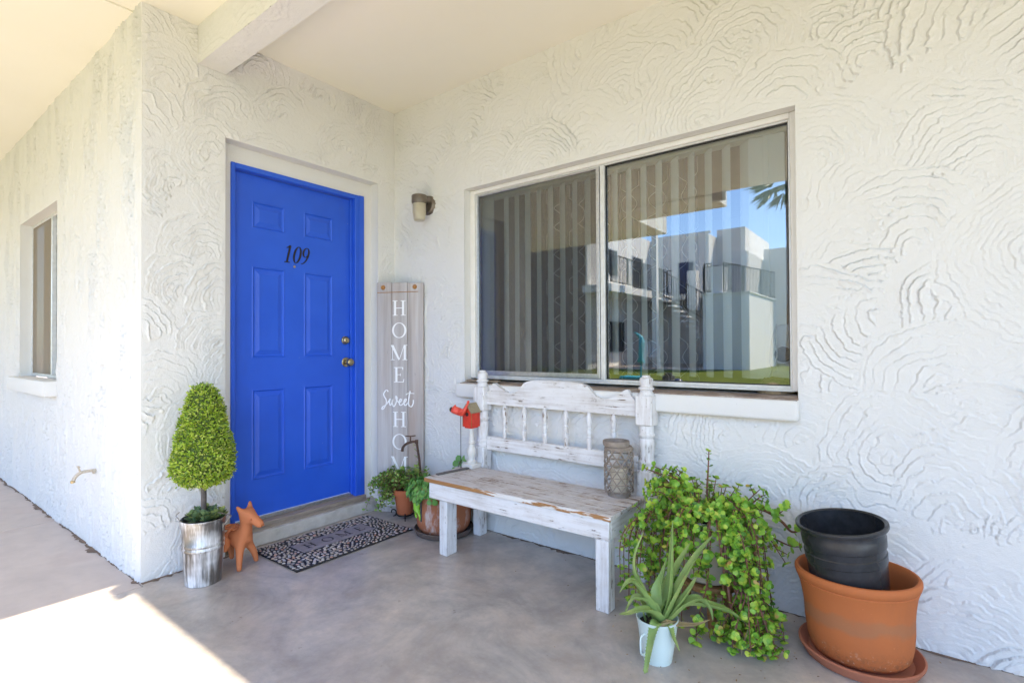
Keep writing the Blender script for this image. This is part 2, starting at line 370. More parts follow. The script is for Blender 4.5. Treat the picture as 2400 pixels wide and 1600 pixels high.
def lathe(bm, prof, seg=32, c=(0, 0, 0), mat4=None):
    rings = []
    for r, z in prof:
        if r < 1e-5: rings.append([bm.verts.new((c[0], c[1], c[2] + z))])
        else: rings.append([bm.verts.new((c[0] + r * math.cos(2 * PI * k / seg), c[1] + r * math.sin(2 * PI * k / seg), c[2] + z)) for k in range(seg)])
    for a, b in zip(rings, rings[1:]):
        for k in range(seg):
            k2 = (k + 1) % seg
            if len(a) == 1 and len(b) == 1: continue
            if len(a) == 1: f = (a[0], b[k], b[k2])
            elif len(b) == 1: f = (a[k], a[k2], b[0])
            else: f = (a[k], a[k2], b[k2], b[k])
            bm.faces.new(f)
    vs = [v for r in rings for v in r]
    if mat4 is not None: bmesh.ops.transform(bm, matrix=mat4, verts=vs)
    return vs
def catmull(pts, n=6):
    P = [Vector(p) for p in pts]
    if len(P) < 3: return P
    out = []
    Q = [P[0] * 2 - P[1]] + P + [P[-1] * 2 - P[-2]]
    for i in range(1, len(Q) - 2):
        for k in range(n):
            t = k / n; a, b, c, d = Q[i - 1], Q[i], Q[i + 1], Q[i + 2]
            out.append(0.5 * ((2 * b) + (c - a) * t + (2 * a - 5 * b + 4 * c - d) * t * t + (3 * b - a - 3 * c + d) * t ** 3))
    out.append(P[-1]); return out
def tube(bm, pts, rad, seg=8, caps=True):
    P = [Vector(p) for p in pts]; n = len(P)
    rads = rad if hasattr(rad, '__len__') else [rad] * n
    if len(rads) != n: rads = [rads[0] + (rads[-1] - rads[0]) * i / (n - 1) for i in range(n)]
    up = None; rings = []
    for i in range(n):
        d = (P[min(i + 1, n - 1)] - P[max(i - 1, 0)]).normalized()
        if up is None: up = d.orthogonal().normalized()
        up = (up - d * up.dot(d)).normalized(); w = d.cross(up)
        rings.append([bm.verts.new(P[i] + (up * math.cos(2 * PI * k / seg) + w * math.sin(2 * PI * k / seg)) * rads[i]) for k in range(seg)])
    for a, b in zip(rings, rings[1:]):
        for k in range(seg): bm.faces.new((a[k], a[(k + 1) % seg], b[(k + 1) % seg], b[k]))
    if caps:
        bm.faces.new(rings[0][::-1]); bm.faces.new(rings[-1])
    return [v for r in rings for v in r]
def prism(bm, poly, th, mat4):
    """2-D polygon (x, y) given thickness along local z, placed by mat4."""
    a = [bm.verts.new(mat4 @ Vector((x, y, 0))) for x, y in poly]
    b = [bm.verts.new(mat4 @ Vector((x, y, th))) for x, y in poly]
    n = len(poly)
    bm.faces.new(b); bm.faces.new(a[::-1])
    for k in range(n): bm.faces.new((a[k], a[(k + 1) % n], b[(k + 1) % n], b[k]))
def pydata(name, verts, faces, mat, parent=None, smooth=True):
    me = bpy.data.meshes.new(name)
    me.from_pydata([tuple(v) for v in verts], [], faces); me.update()
    if smooth: me.polygons.foreach_set('use_smooth', [True] * len(me.polygons))
    return link(name, me, parent, mat)
def cyl(bm, p0, p1, r0, r1=None, seg=16):
    return tube(bm, [p0, p1], [r0, r0 if r1 is None else r1], seg)
def skin_mesh(name, verts, edges, radii, mat, parent, sub=2, root=0):
    me = bpy.data.meshes.new(name + '_cage'); me.from_pydata(verts, edges, []); me.update()
    o = bpy.data.objects.new(name + '_cage', me); COL.objects.link(o)
    o.modifiers.new('s', 'SKIN')
    for i, sv in enumerate(me.skin_vertices[0].data):
        r = radii[i]; sv.radius = r if hasattr(r, '__len__') else (r, r); sv.use_root = (i == root)
    sd = o.modifiers.new('d', 'SUBSURF'); sd.levels = sub; sd.render_levels = sub
    dg = bpy.context.evaluated_depsgraph_get(); dg.update()
    m2 = bpy.data.meshes.new_from_object(o.evaluated_get(dg))
    m2.materials.clear(); m2.name = name
    bpy.data.objects.remove(o); bpy.data.meshes.remove(me)
    m2.polygons.foreach_set('use_smooth', [True] * len(m2.polygons))
    return link(name, m2, parent, mat)
def copy_tree(o, parent=None):
    c = o.copy(); COL.objects.link(c); c.parent = parent
    for ch in o.children: copy_tree(ch, c)
    return c

# ------------------------------------------------------------------ troweled stucco walls
def vnoise(x, y, f, seed):
    g = np.random.RandomState(seed).rand(256, 256)
    X = x * f + 37.3; Y = y * f + 71.7
    xi = np.floor(X).astype(int); yi = np.floor(Y).astype(int); fx = X - xi; fy = Y - yi
    fx = fx * fx * (3 - 2 * fx); fy = fy * fy * (3 - 2 * fy)
    a = g[xi % 256, yi % 256]; b = g[(xi + 1) % 256, yi % 256]; c = g[xi % 256, (yi + 1) % 256]; d = g[(xi + 1) % 256, (yi + 1) % 256]
    return (a * (1 - fx) + b * fx) * (1 - fy) + (c * (1 - fx) + d * fx) * fy
def fbm(x, y, f, seed, o=3):
    s = 0; a = 0.5
    for k in range(o): s = s + a * vnoise(x, y, f * 2 ** k, seed + k); a *= 0.5
    return s / (1 - 0.5 ** o)
def fans(Ug, Vg, u0, v0, du, seed, bias, rmin, rmax, amp):
    rs = np.random.RandomState(seed)
    H = np.zeros_like(Ug)
    warp = fbm(Ug, Vg, 9, seed + 3) - 0.5; rag = fbm(Ug, Vg, 42, seed + 9, 3) - 0.5
    amod = np.clip((fbm(Ug, Vg, 7, seed + 20) - 0.14) * 2.0, 0.25, 1.15)
    U0, U1, V0, V1 = Ug.min(), Ug.max(), Vg.min(), Vg.max()
    cs = []
    v = V0 - 0.1; row = 0
    while v < V1 + 0.2:
        u = U0 - 0.2 + (row % 2) * 0.17
        while u < U1 + 0.2:
            cs.append((u + rs.uniform(-.08, .08), v + rs.uniform(-.07, .07))); u += 0.33
        v += 0.26; row += 1
    order = rs.permutation(len(cs))
    order = sorted(order, key=lambda i: -cs[i][1] + rs.uniform(-.35, .35))
    for i in order:
        cu, cv = cs[i]; Rm = rs.uniform(rmin, rmax); sp = rs.uniform(0.023, 0.041)
        phi = math.radians(rs.normal(bias, 34)); span = math.radians(rs.uniform(80, 122)); A = amp * rs.uniform(0.6, 1.15); ec = rs.uniform(0.75, 1.15)
        i0, i1 = int((cu - Rm - U0) / u0), int((cu + Rm - U0) / u0) + 2; j0, j1 = int((cv - Rm - V0) / v0), int((cv + Rm - V0) / v0) + 2
        i0, j0 = max(i0, 0), max(j0, 0)
        if i1 <= i0 or j1 <= j0: continue
        S = (slice(i0, i1), slice(j0, j1))
        x = Ug[S] - cu; y = (Vg[S] - cv) * ec
        if x.size == 0: continue
        r = np.hypot(x, y) + warp[S] * 0.075 + rag[S] * 0.016
        th = np.abs((np.arctan2(y, x) - phi + PI) % (2 * PI) - PI)
        m = (r < Rm) & (r > 0.02) & (th < span + rag[S] * 0.9)
        kk = np.clip((r / sp).astype(int), 0, 31); ra = rs.uniform(.45, 1.2, 32)[kk] * np.clip((vnoise(th * 2.5 + kk * 7.3, kk * 3.1 + cu, 1.7, seed + 50 + int(i)) + .02) * 2.2, 0.25, 1.1)
        t = (r / sp) % 1.0
        val = 0.35 * t + np.where(t > 0.74, 0.45 * ((t - 0.74) / 0.26), 0.0) - np.where(t < 0.22, 0.55 * (1 - t / 0.22), 0.0)
        val = A * amod[S] * ra * val + 0.0012 * rs.rand() + rag[S] * 0.0014
        H[S] = np.where(m, val, H[S])
    return H + (fbm(Ug, Vg, 2.2, seed + 31) - 0.5) * 0.004 + (fbm(Ug, Vg, 70, seed + 33, 2) - 0.5) * 0.0018
def strokes(Ug, Vg, seed, amp):
    w = fbm(Ug, Vg * 0.45, 5, seed) - 0.5; rag = fbm(Ug, Vg * 0.5, 40, seed + 4) - 0.5
    t = ((Ug + 0.10 * w + 0.016 * rag) / 0.034) % 1.0
    msk = np.clip((fbm(Ug, Vg * 0.3, 9, seed + 8) - 0.42) * 4.0, 0, 1.2)
    H = amp * msk * (0.6 * t - np.where(t < 0.25, 0.5 * (1 - t / 0.25), 0))
    blob = np.clip((fbm(Ug, Vg * 0.35, 26, seed + 13) - 0.62) * 6, 0, 1)
    return H + blob * amp * 0.25 + (fbm(Ug, Vg, 2.0, seed + 31) - 0.5) * 0.006
def stucco_wall(name, org, eu, ev, nrm, U0, U1, du, V0, V1, dv, hf, holes, mat):
    nu = int(round((U1 - U0) / du)); nv = int(round((V1 - V0) / dv))
    us = U0 + du * np.arange(nu + 1); vs = V0 + dv * np.arange(nv + 1)
    Ug, Vg = np.meshgrid(us, vs, indexing='ij')
    H = hf(Ug, Vg)
    fade = np.minimum.reduce([Ug - U0, U1 - Ug, V1 - Vg + 0.02, Vg - V0 + 0.02])
    keep = np.ones((nu, nv), bool)
    uc = us[:-1] + du / 2; vc = vs[:-1] + dv / 2
    for (a, b, c, d) in holes:
        dist = np.hypot(np.maximum(np.maximum(a - Ug, Ug - b), 0), np.maximum(np.maximum(c - Vg, Vg - d), 0))
        fade = np.minimum(fade, dist)
        keep &= ~(((uc > a) & (uc < b))[:, None] & ((vc > c) & (vc < d))[None, :])
    H = H * np.clip(fade / 0.02, 0, 1)
    P = np.array(org)[None, None] + Ug[..., None] * np.array(eu) + Vg[..., None] * np.array(ev) + H[..., None] * np.array(nrm)
    idx = np.arange((nu + 1) * (nv + 1)).reshape(nu + 1, nv + 1)
    q = np.stack([idx[:-1, :-1], idx[1:, :-1], idx[1:, 1:], idx[:-1, 1:]], -1)[keep]
    if np.dot(np.cross(eu, ev), nrm) < 0: q = q[:, ::-1]
    me = bpy.data.meshes.new(name)
    me.vertices.add(P.shape[0] * P.shape[1]); me.vertices.foreach_set('co', P.astype(np.float32).ravel())
    nf = len(q); me.loops.add(nf * 4); me.loops.foreach_set('vertex_index', q.astype(np.int32).ravel())
    me.polygons.add(nf); me.polygons.foreach_set('loop_start', np.arange(nf, dtype=np.int32) * 4)
    me.update(calc_edges=True); me.polygons.foreach_set('use_smooth', [True] * nf)
    return link(name, me, None, mat)

CEIL = 2.89
WIN = (0.70, 2.644, 0.924, 2.196)
DOOR = (-1.20, -0.152, 0.0, 2.336)
SWIN = (-2.76, -1.60, 0.93, 2.178)
AMP = 0.0106
w1 = stucco_wall('window_wall', (0, 0, 0), (1, 0, 0), (0, 0, 1), (0, -1, 0), 0, 3.456, .004, 0, 2.892, .004,
                 lambda a, b: fans(a, b, .004, .004, 0, 11, 120, .20, .38, AMP), [WIN], M['stucco'])
struct(w1, 'white swirl stucco wall holding the large window')
w2 = stucco_wall('door_wall', (0, 0, 0), (0, 1, 0), (0, 0, 1), (1, 0, 0), -1.6, 0, .004, 0, 2.892, .004,
                 lambda a, b: fans(a, b, .004, .004, 0, 23, 110, .16, .27, AMP * 1.1), [DOOR], M['stucco'])
struct(w2, 'cream swirl stucco wall around the blue door')
w3 = stucco_wall('side_wall', (0, -1.6, 0), (1, 0, 0), (0, 0, 1), (0, -1, 0), -4.4, 0, .008, 0, 2.892, .006,
                 lambda a, b: 1.7 * strokes(a, b, 41, AMP) + 0.7 * fans(a, b, .008, .006, .008, 47, 90, .12, .22, AMP), [SWIN], M['stucco'])
struct(w3, 'white vertically troweled stucco wall with a small window and tap')
bm = BM()
box(bm, (3.456, -0.0, 0), (24, 0.24, CEIL))  # unseen run to the right, lengthened to hold back sky light
box(bm, (-9, -1.6, 0), (-4.4, -1.4, CEIL))
struct(finish('outer_wall', bm, M['stucco']), 'plain stucco continuing past the porch')

# reveals, sills and returns of the openings (stucco)
a, b, c, d = WIN
bm = BM()
for lo, hi in (((a - .06, .001, c - .06), (a, .09, d + .06)), ((b, .001, c - .06), (b + .06, .09, d + .06)), ((a, .001, d), (b, .09, d + .06))):
    box(bm, lo, hi)
struct(finish('window_reveal', bm, M['stucco']))
bm = BM(); box(bm, (0.665, -0.055, 0.832), (2.652, 0.02, 0.922), 0.016, seg=3)
o = finish('window_ledge', bm, M['stucco']); struct(o, 'rounded stucco ledge under the large window')
bm = BM()
vs = box(bm, (0.70, -0.045, 0.915), (2.645, 0.09, 0.935))
for v in vs:
    if v.co.y < 0: v.co.z -= 0.008
struct(finish('ledge_top', bm, M['sill'], o))
y0, y1, z0, z1 = DOOR
bm = BM()
for lo, hi in (((-.16, y0 - .06, 0), (-.001, y0, z1 + .06)), ((-.16, y1, 0), (-.001, y1 + .06, z1 + .06)), ((-.16, y0, z1), (-.001, y1, z1 + .06))):
    box(bm, lo, hi)
for lo, hi in (((-.16, y0, .0), (-.082, -1.13, z1)), ((-.16, -.225, .0), (-.082, y1, z1)), ((-.16, -1.13, 2.238), (-.082, -.225, z1))):
    box(bm, lo, hi)
struct(finish('door_reveal', bm, M['stucco']), 'stucco band recessed around the blue door frame')
a, b, c, d = SWIN
bm = BM()
for lo, hi in (((a - .06, -1.599, c - .06), (a, -1.50, d + .06)), ((b, -1.599, c - .06), (b + .06, -1.50, d + .06)), ((a, -1.599, d), (b, -1.50, d + .06))):
    box(bm, lo, hi)
struct(finish('side_window_reveal', bm, M['stucco']))
bm = BM(); box(bm, (-2.82, -1.67, 0.835), (-1.575, -1.53, 0.94), 0.012, seg=2)
struct(finish('side_window_ledge', bm, M['stucco']), 'stucco ledge under the small side window')

# ceiling, beam, roof slabs
bm = BM(); box(bm, (-0.12, -3.40, CEIL), (24, 0.3, CEIL + .30)); struct(finish('ceiling', bm, M['ceiling'], smooth=0), 'cream porch ceiling')  # drawn out far to the right, out of view, to cut sky light
bm = BM()
box(bm, (-9, -3.40, CEIL - .008), (-0.122, -1.4, CEIL + .295)); box(bm, (-9, -5.1, CEIL - .008), (0.06, -3.402, CEIL + .295)); box(bm, (0.061, -4.05, CEIL - .008), (1.23, -3.402, CEIL + .295))  # last slab is added to set the edge of the sun patch
struct(finish('walkway_ceiling', bm, M['ceiling'], smooth=0), 'cream ceiling over the walkway with an added slab shading the floor')
bm = BM(); box(bm, (0.001, -1.341, 2.689), (24, -1.20, CEIL + .01), 0.006, seg=2)
cb = finish('ceiling_beam', bm, M['stucco']); struct(cb, 'white stucco beam crossing the porch ceiling')
f_ = stucco_wall('beam_side', (0.002, -1.343, 0), (1, 0, 0), (0, 0, 1), (0, -1, 0), 0, 3.6, .006, 2.684, 2.900, .006, lambda a, b: fans(a, b, .006, .006, 0, 71, 80, .12, .25, AMP * .8), [], M['stucco']); f_.parent = cb
f_ = stucco_wall('beam_underside', (0.002, 0, 2.687), (1, 0, 0), (0, 1, 0), (0, 0, -1), 0, 3.6, .006, -1.345, -1.199, .006, lambda a, b: fans(a, b, .006, .006, 0, 77, 80, .10, .2, AMP * .5), [], M['stucco']); f_.parent = cb
bm = BM(); box(bm, (1.232, -3.45, 2.80), (1.39, -3.405, CEIL + .2), 0.02, seg=2); box(bm, (1.39, -3.43, 2.90), (24, -3.402, 3.2))  # short block added to notch the sun patch's shadow; long strip is fascia
struct(finish('roof_fascia_shadow_block', bm, M['stucco']))
# floor
bm = BM(); box(bm, (0.056, -4.3, -.12), (24, 0.2, 0.0)); box(bm, (-0.16, -1.605, -.12), (0.056, 0.2, 0.0))
struct(finish('porch_floor', bm, M['floor'], smooth=0), 'stained concrete porch floor')
bm = BM(); box(bm, (-1.566, -4.3, -.12), (0.047, -1.6055, -.0005), 0.003); box(bm, (-9, -4.3, -.12), (-1.576, -1.56, -.0005), 0.003)
box(bm, (-1.5755, -1.605, -.12), (-0.161, -1.5, -.0005)); box(bm, (-9, -4.29, -.125), (0.06, -1.5, -.02))
struct(finish('walkway', bm, M['walk'], smooth=0), 'pale concrete walkway with straight joints')

# ------------------------------------------------------------------ front door
door = thing('front_door', 'blue six panel front door with black numerals 109 and brass knob', 'door', (-0.12, -0.70, 0.12))
def dl(name, bm, mat, parent=door, **k):
    bmesh.ops.translate(bm, vec=Vector((0.12, 0.70, -0.12)), verts=bm.verts[:])
    return finish(name, bm, mat, parent, **k)
DY0, DY1, DZ0, DZ1 = -1.112, -0.295, 0.142, 2.202
panels = [(-0.995, -0.785, 1.882, 2.047), (-0.656, -0.44, 1.882, 2.047), (-0.995, -0.785, 1.098, 1.652), (-0.656, -0.44, 1.098, 1.652),
          (-0.995, -0.785, 0.362, 0.907), (-0.656, -0.44, 0.362, 0.907)]
ys = sorted({DY0, DY1, *[p[0] for p in panels], *[p[1] for p in panels]}); zs = sorted({DZ0, DZ1, *[p[2] for p in panels], *[p[3] for p in panels]})
bm = BM()
g = {(i, j): bm.verts.new((-0.12, y, z)) for i, y in enumerate(ys) for j, z in enumerate(zs)}
for i in range(len(ys) - 1):
    for j in range(len(zs) - 1):
        my, mz = (ys[i] + ys[i + 1]) / 2, (zs[j] + zs[j + 1]) / 2
        if any(p[0] < my < p[1] and p[2] < mz < p[3] for p in panels): continue
        bm.faces.new((g[i, j], g[i + 1, j], g[i + 1, j + 1], g[i, j + 1]))
box(bm, (-0.165, DY0, DZ0), (-0.145, DY1, DZ1))
for y in (DY0, DY1):
    bm.faces.new([bm.verts.new(p) for p in ((-0.12, y, DZ0), (-0.12, y, DZ1), (-0.145, y, DZ1), (-0.145, y, DZ0))])
dl('door_slab', bm, M['door'], smooth=0)
for (a, b, c, d) in panels:
    bm = BM(); rings = []
    for ins, dep in ((0, 0), (0.006, 0.003), (0.014, -0.006), (0.022, -0.0065), (0.028, -0.005), (0.046, 0.001), (0.052, 0.001)):
        rings.append([bm.verts.new((-0.12 + dep, y, z)) for y, z in ((a + ins, c + ins), (b - ins, c + ins), (b - ins, d - ins), (a + ins, d - ins))])
    for p, q in zip(rings, rings[1:]):
        for k in range(4): bm.faces.new((p[k], p[(k + 1) % 4], q[(k + 1) % 4], q[k]))
    bm.faces.new(rings[-1])
    dl('panel', bm, M['door'], smooth=0)
bm = BM()   # blue frame: jambs with stops
for (a, b) in ((-1.137, -1.113), (-0.293, -0.221)):
    box(bm, (-0.15, a, 0.10), (-0.07, b, 2.236), 0.003)
box(bm, (-0.15, -1.113, 2.206), (-0.071, -0.293, 2.236), 0.003)
box(bm, (-0.117, -0.31, 0.13), (-0.10, -0.293, 2.206), 0.002)
box(bm, (-0.068, -0.262, 0.10), (-0.064, -0.222, 2.236), 0.0015)
dl('door_frame', bm, M['door'], smooth=0)
bm = BM()
box(bm, (-0.16, -1.136, 0.081), (-0.045, -0.222, 0.118), 0.006, seg=2); box(bm, (-0.035, -1.15, 0.0805), (-0.030, -0.20, 0.094), 0.001)
dl('threshold', bm, M['threshold'])
bm = BM(); box(bm, (-0.118, -1.11, 0.119), (-0.105, -0.296, 0.1405), 0.002); dl('door_sweep', bm, M['bare_alu'], smooth=0)
KM = Matrix.Rotation(PI / 2, 4, 'Y')
kn = BM(); lathe(kn, [(0, 0), (.033, 0), (.034, .004), (.030, .009), (.013, .012), (.012, .026), (.020, .032), (.0265, .042), (.0275, .052), (.024, .062), (.014, .067), (0, .068)], 28, mat4=Matrix.Translation((-0.12, -0.338, 1.056)) @ KM)
kn = dl('door_knob', kn, M['brass'])
bm = BM(); lathe(bm, [(0, 0), (.029, 0), (.029, .008), (.024, .013), (.022, .024), (.0165, .027), (.0155, .0285), (0, .0285)], 28, mat4=Matrix.Translation((-0.12, -0.345, 1.209)) @ KM)
dl('deadbolt', bm, M['brass'])
bm = BM(); lathe(bm, [(0, 0), (.0075, 0), (.008, .003), (.004, .004), (0, .002)], 16, mat4=Matrix.Translation((-0.1195, -0.722, 1.68)) @ KM)
dl('peephole', bm, M['brass'])

def ribbon(bm, pts, wid, th, mat4):
    """flat stroke of varying width following 2-D points"""
    P = [Vector((p[0], p[1])) for p in pts]; n = len(P)
    W = wid if hasattr(wid, '__len__') else [wid] * n
    lo = []; hi = []
    for i in range(n):
        d = (P[min(i + 1, n - 1)] - P[max(i - 1, 0)]); d = d.normalized() if d.length > 1e-9 else Vector((1, 0)); nn = Vector((-d.y, d.x)) * W[i] / 2
        lo.append(P[i] - nn); hi.append(P[i] + nn)
    vt = [[bm.verts.new(mat4 @ Vector((q.x, q.y, z))) for q in L] for L in (lo, hi) for z in (0, th)]
    l0, l1, h0, h1 = vt
    for i in range(n - 1):
        bm.faces.new((l1[i], l1[i + 1], h1[i + 1], h1[i])); bm.faces.new((l0[i + 1], l0[i], h0[i], h0[i + 1]))
        bm.faces.new((l0[i], l0[i + 1], l1[i + 1], l1[i])); bm.faces.new((h0[i + 1], h0[i], h1[i], h1[i + 1]))
    bm.faces.new((l0[0], l1[0], h1[0], h0[0])); bm.faces.new((l0[-1], h0[-1], h1[-1], l1[-1]))
# local x of the numerals runs along +y of the world, z of the text along +x of the world
def onD(y, z): return Matrix(((0, 0, 1, -0.1195), (1, 0, 0, y), (0, 1, 0, z), (0, 0, 0, 1)))
HN = 0.112; SL = 0.22
def it(x, y): return ((x + SL * y) * HN, y * HN)
bm = BM(); mt = onD(-0.792, 1.702)
ribbon(bm, [it(.16, 0.02), it(.16, .5), it(.17, .98)], [.011] * 3, .004, mt)
ribbon(bm, [it(.01, .02), it(.33, .02)], .005, .0045, mt); ribbon(bm, [it(-.02, .83), it(.08, .89), it(.17, .97)], [.004, .008, .012], .0045, mt)
dl('numeral', bm, M['black'], smooth=0)
bm = BM(); mt = onD(-0.738, 1.702); pts = []; wd = []
for k in range(33):
    t = 2 * PI * k / 32; pts.append(it(.21 + .19 * math.cos(t), .5 + .47 * math.sin(t))); wd.append(0.003 + .009 * abs(math.cos(t)) ** 1.3)
ribbon(bm, pts, wd, .004, mt); dl('numeral', bm, M['black'], smooth=0)
bm = BM(); mt = onD(-0.680, 1.702); pts = []; wd = []
for k in range(29):
    t = 2 * PI * k / 28; pts.append(it(.20 + .17 * math.cos(t), .70 + .27 * math.sin(t))); wd.append(0.0035 + .007 * abs(math.cos(t)) ** 1.3)
ribbon(bm, pts, wd, .004, mt)
pts = catmull([(*it(.37, .72), 0), (*it(.36, .5), 0), (*it(.28, .22), 0), (*it(.12, .04), 0), (*it(.01, .04), 0)], 5)
ribbon(bm, pts, [.010 - .0065 * i / (len(pts) - 1) for i in range(len(pts))], .0045, mt); dl('numeral', bm, M['black'], smooth=0)
bm = BM(); box(bm, (-0.16, -1.165, 0.0), (-0.004, -0.148, 0.080), 0.008, seg=2)
tag(finish('door_step', bm, M['step']), 'weathered painted concrete step under the blue door', 'step')

# ------------------------------------------------------------------ large window, blinds, curtain, room
win = thing('window', 'large aluminium sliding window above the bench', 'window', (1.67, 0.07, 0.95))
def pl(par, off):
    def f(name, bm, mat, parent=None, **k):
        bmesh.ops.translate(bm, vec=-Vector(off), verts=bm.verts[:]); return finish(name, bm, mat, parent or par, **k)
    return f
wl = pl(win, (1.67, 0.07, 0.95))
bm = BM()
for lo, hi in (((.70, .055, .952), (.742, .10, 2.195)), ((2.612, .055, .952), (2.645, .10, 2.195)), ((.742, .055, 2.168), (2.612, .10, 2.195))): box(bm, lo, hi, .004)
wl('wood_frame', bm, M['white_wood'], smooth=0)
bm = BM()
for lo, hi in (((.742, .058, .95), (2.62, .098, .962)), ((.742, .066, .962), (2.612, .096, .975)), ((.744, .062, .975), (.758, .10, 2.167)), ((2.604, .062, .975), (2.612, .10, 2.167)), ((.758, .066, 2.158), (2.604, .10, 2.167)), ((1.668, .058, .975), (1.694, .10, 2.158))): box(bm, lo, hi, .0015)
wl('frame', bm, M['alu'], smooth=0)
bm = BM()
for lo, hi in (((.760, .060, .977), (.768, .075, 2.15)), ((1.644, .056, .977), (1.664, .078, 2.156)), ((.768, .058, .977), (1.644, .076, 1.004)), ((.768, .060, 2.146), (1.644, .075, 2.156))): box(bm, lo, hi, .0015)
wl('sliding_sash', bm, M['bare_alu'], smooth=0)
bm = BM()
for lo, hi in (((1.694, .074, .9755), (1.698, .088, 2.157)), ((2.599, .074, .9755), (2.604, .088, 2.157)), ((1.698, .074, .9755), (2.599, .088, .980)), ((1.698, .074, 2.152), (2.599, .088, 2.157)), ((.758, .08, .976), (.764, .09, 2.157))): box(bm, lo, hi)
wl('gasket', bm, M['gasket'], smooth=0)
for (a, b, yy) in ((.766, 1.647, .072), (1.698, 2.60, .082)):
    bm = BM(); f4 = [bm.verts.new(p) for p in ((a, yy, .979), (b, yy, .979), (b, yy, 2.153), (a, yy, 2.153))]; bm.faces.new(f4)
    wl('pane', bm, M['glass'], smooth=0)
bm = BM(); f4 = [bm.verts.new(p) for p in ((.768, .066, .98), (1.64, .066, .98), (1.64, .066, 2.146), (.768, .066, 2.146))]; bm.faces.new(f4)
wl('insect_screen', bm, M['screen'], smooth=0)
bl = thing('vertical_blind', 'white vertical blind slats turned open behind the large window', 'blind', (1.67, 0.155, 1.0))
bp = pl(bl, (1.67, 0.2, 1.0))   # parts are drawn round y = 0.2 and hang with the rail
bm = BM(); box(bm, (.75, .165, 2.142), (2.62, .235, 2.205), .004); bp('head_rail', bm, M['blind'])
sl0 = None; xs_ = [.93 + .0865 * k for k in range(19)]
for k, x in enumerate(xs_):
    if sl0 is None:
        bm = BM(); n = 7
        A_ = [[bm.verts.new((.0445 * (2 * i / n - 1), .006 * (1 - (2 * i / n - 1) ** 2), z)) for i in range(n + 1)] for z in (-1.12, .02)]
        for i in range(n): bm.faces.new((A_[0][i], A_[0][i + 1], A_[1][i + 1], A_[1][i]))
        sl0 = finish('slat', bm, M['blind'], bl, smooth=180); o = sl0
    else: o = sl0.copy(); COL.objects.link(o)
    o.location = (x - 1.67, 0.002, 1.12); o.rotation_euler = (0, 0, math.radians(150 - 22 * k / 18 + rnd.uniform(-4, 4)))
for x, ang in ((.80, 14), (2.47, 8), (2.535, 10)):
    o = sl0.copy(); COL.objects.link(o); o.location = (x - 1.67, -.03, 1.12); o.rotation_euler = (0, 0, math.radians(ang))
bm = BM(); tube(bm, [(.868, .15, 2.14), (.868, .15, 1.25)], .003, 6); lathe(bm, [(0, 0), (.006, 0), (.006, .05), (0, .05)], 8, c=(.868, .15, 1.215)); bp('cord', bm, M['plastic_white'])
# curtain with folds, white trellis embroidery
cur = thing('curtain', 'grey curtain with white trellis pattern hanging behind the blind slats', 'curtain', (1.5, .34, 1.0))
def cy(x): return .34 + .016 * math.sin(x * 47) + .012 * math.sin(x * 81 + 1)
def cloth(name, fx0, fx1, mat, par, off, ya=0.0, nx=90, nz=6):
    V = []; Fc = []
    for j in range(nz + 1):
        z = .93 + (2.2 - .93) * j / nz; a, b = fx0(z), fx1(z)
        for i in range(nx + 1):
            x = a + (b - a) * i / nx; V.append((x - off[0], cy(x) + ya - off[1], z - off[2]))
    for j in range(nz):
        for i in range(nx): p = j * (nx + 1) + i; Fc.append((p, p + 1, p + nx + 2, p + nx + 1))
    return pydata(name, V, Fc, mat, par)
cloth('drape', lambda z: .86 + .10 * max(0, 1.75 - z) / .8, lambda z: 2.12, M['curtain'], cur, (1.5, .34, 1.0))
bm = BM()
for c0 in [1.19 + .175 * k for k in range(6)]:
    for sgn in (-1, 1):
        pts = []
        for z_ in np.arange(.95, 2.19, .012):
            ph = (z_ / .30) % 1.0
            w_ = .055 if ph < .30 else (.055 - .055 * (ph - .30) / .14 if ph < .44 else (0.046 * math.sin(PI * (ph - .44) / .42) if ph < .86 else .055 * (ph - .86) / .14))
            x = c0 + sgn * w_; pts.append((x - 1.5, cy(x) - .004 - .34, z_ - 1.0))
        tube(bm, pts, .0022, 4, False)
finish('embroidery', bm, M['trellis'], cur)
sh = cloth('sheer_curtain', lambda z: 2.44, lambda z: 2.60, M['sheer'], None, (0, 0, 0), -.07, 30)
tag(sh, 'white sheer curtain bunched at the right end of the large window', 'curtain')
# room behind
bm = BM()
for lo, hi in (((.3, 3.2, .0), (4, 3.3, 2.6)), ((.3, .3, 0), (.4, 3.2, 2.6)), ((3.9, .3, 0), (4, 3.2, 2.6)), ((.4, .30, 2.5), (3.9, 3.2, 2.6))): box(bm, lo, hi)
for lo, hi in (((.4, .26, 0), (.69, .30, 2.5)), ((2.66, .26, 0), (3.9, .30, 2.5)), ((.69, .26, 0), (2.66, .30, .90)), ((.69, .26, 2.25), (2.66, .30, 2.5)), ((.69, .10, .88), (2.66, .26, .935)), ((.69, .10, 2.2), (2.66, .26, 2.25)), ((.64, .1, .9), (.695, .26, 2.25)), ((2.652, .1, .9), (2.70, .26, 2.25))): box(bm, lo, hi)
struct(finish('room', bm, M['room'], smooth=0))
bm = BM(); box(bm, (.4, .3, -.02), (3.9, 3.2, .02)); struct(finish('room_floor', bm, M['roomfloor'], smooth=0))
ap = thing('appliance', 'white gadget with round black face just inside the large window', 'appliance', (2.52, .16, .955))
bm = BM(); box(bm, (.015, -.035, .055), (.075, .035, .30), .02, seg=3); box(bm, (.0, -.04, .05), (.09, .04, .085), .012, seg=2); finish('body', bm, M['plastic_white'], ap)
